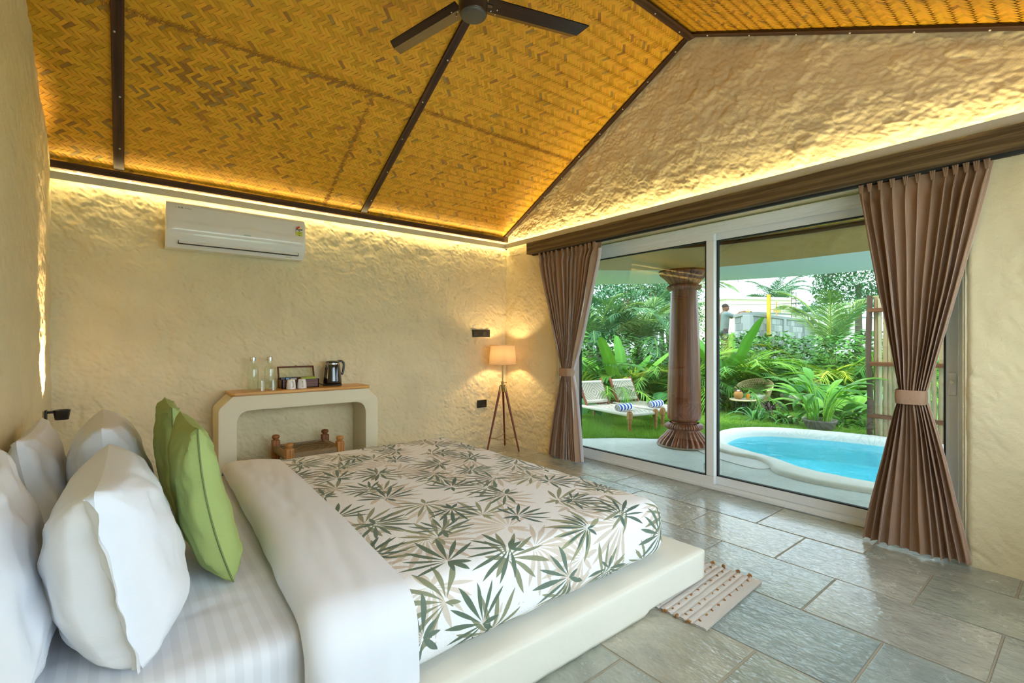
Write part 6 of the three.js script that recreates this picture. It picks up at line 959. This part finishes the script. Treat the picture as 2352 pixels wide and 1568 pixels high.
  // pot and its plant
  const pp = at(1883, 6.95, GY), pot = thing('garden_pot', 'wide shallow grey-brown pot on the grass behind the pool', 'pot', pp);
  mesh(pot, 'pot_shell', lathe([[0, 0.0], [0.15, 0.0], [0.165, 0.01], [0.195, 0.09], [0.212, 0.125], [0.218, 0.13], [0.218, 0.152], [0.200, 0.152], [0.19, 0.12]], 44), std({ color: lin(0.16, 0.14, 0.11), roughness: 0.6 })); mesh(pot, 'potting_soil', lathe([[0, 0.122], [0.19, 0.118]], 32), std({ color: lin(0.06, 0.04, 0.03), roughness: 1 }));
  const tall = [1, 2, 3].map((s) => leafGeo({ L: 1.15, W: 0.125, e0: 1.42, e1: 0.15 - 0.35 * s, pf: 0.55, fold: 0.25, outline: OUT.lance, seed: s + 30, nS: 14, thick: 0.009 }));
  plant('potted_turmeric', 'tall leafy plant with yellow-green stalks growing in the wide pot', tall, [GREEN.bright, GREEN.mid, GREEN.bright], [pp[0], GY + 0.118, pp[2]], { n: 34, size: 0.92, spread: 0.16, lean: 0.2, var: 0.62 });
  // palms beyond
  const palm = (label, b, t, y, size, n, mats, lean, up) => { const p = at(b, t, GY), o = plant('coconut_palm', label, up < 0 ? GEO.cocoUp.slice(0, 2) : up ? [...GEO.cocoUp, ...GEO.coco.slice(0, up)] : GEO.coco, mats, p, { n, size, spread: 0.06, part: 'frond', cat: 'palm', lean, y0: y, var: 0.85, group: 'coconut palms' }); mesh(o, 'trunk', tube([[0.1, 0, 0.05], [0.02, y * 0.5, 0], [0, y, 0]], 0.10, 16, 10), std({ color: lin(0.22, 0.18, 0.14), roughness: 1 })); return o; };
  palm('coconut palm with fronds filling the view above the first lounger', 1378, 11.6, 1.15, 0.66, 17, [GREEN.palm, GREEN.palm, GREEN.palmDark], 0.55, 2);
  palm('coconut palm with upright fronds above the banana plant', 1468, 11.7, 1.1, 0.68, 18, [GREEN.palm, GREEN.palmDark], 0.45, 2);
  palm('coconut palm crown seen at the column capital', 1535, 20.5, 2.6, 1.0, 14, [GREEN.palm, GREEN.palmDark], 0.5, 2);
  palm('feathery coconut palm above the lime fronds near the bamboo screen', 1908, 12.6, 0.9, 0.80, 9, [GREEN.palm, GREEN.palm, GREEN.palmDark], 0.12, -1);
  palm('distant coconut palm behind the yellow post', 1782, 36, 3.7, 1.1, 20, [GREEN.palmDark], 0.8, 2);
  palm('far coconut palm beside the rebar column', 1850, 35, 3.2, 0.8, 14, [GREEN.palmDark], 0.7);
  // broad trees
  const tree = (label, b, t, y, rad, seed, n = 2600) => { const o = thing('broadleaf_tree', label, 'tree', at(b, t, GY), 0), r2 = rng(seed), list = [], lf = grid(2, 1, (u, v) => [u * 0.11, -0.02 * u, (v - 0.5) * 0.06 * Math.sin(Math.PI * clamp(u * 0.9 + 0.08, 0, 1)), u, v]); const P = [], N = [], I = [], C = [], v3 = V(), q = new THREE.Quaternion(), lp = lf.attributes.position, ln = lf.attributes.normal; for (let k = 0; k < n; k++) { const a = r2() * 6.28, el = Math.asin(rr(-0.7, 1, r2)), rd = rad * (0.6 + 0.4 * r2()) * (1 + 0.35 * noise(Math.cos(a) * 2, el * 2, seed)); q.setFromEuler(new THREE.Euler(rr(-1, 1, r2), r2() * 6.28, rr(-1, 1, r2))); const o3 = P.length / 3, tt = rr(0.7, 1.3, r2); for (let i = 0; i < lp.count; i++) { v3.fromBufferAttribute(lp, i).multiplyScalar(rr(0.9, 1.3, r2)).applyQuaternion(q); P.push(v3.x + rd * Math.cos(el) * Math.cos(a), v3.y + y + rd * Math.sin(el) * 0.85, v3.z + rd * Math.cos(el) * Math.sin(a)); v3.fromBufferAttribute(ln, i).applyQuaternion(q); N.push(v3.x, v3.y, v3.z); C.push(tt, tt, tt); } for (const i of lf.index.array) I.push(i + o3); } const g = new THREE.BufferGeometry(); g.setAttribute('position', new THREE.Float32BufferAttribute(P, 3)); g.setAttribute('normal', new THREE.Float32BufferAttribute(N, 3)); g.setAttribute('color', new THREE.Float32BufferAttribute(C, 3)); g.setAttribute('uv', new THREE.BufferAttribute(new Float32Array(P.length / 3 * 2), 2)); g.setIndex(I); mesh(o, 'crown', g, GREEN.palmDark); mesh(o, 'trunk', bar([0, 0, 0], [0, y, 0], 0.14, 0.09, 8), std({ color: lin(0.15, 0.12, 0.09), roughness: 1 })); };
  tree('dark broadleaf tree rising beside the bamboo screen', 1972, 17, 3.3, 1.5, 801, 6000); tree('leafy tree behind the palms above the first lounger', 1355, 19, 2.6, 1.9, 802, 4200); tree('leafy tree behind the palms at the column', 1520, 22, 2.8, 2.0, 803, 4200); tree('leafy tree behind the banana plant', 1440, 19.5, 2.4, 1.9, 804, 4200);
}
renderer.render(scene, camera);
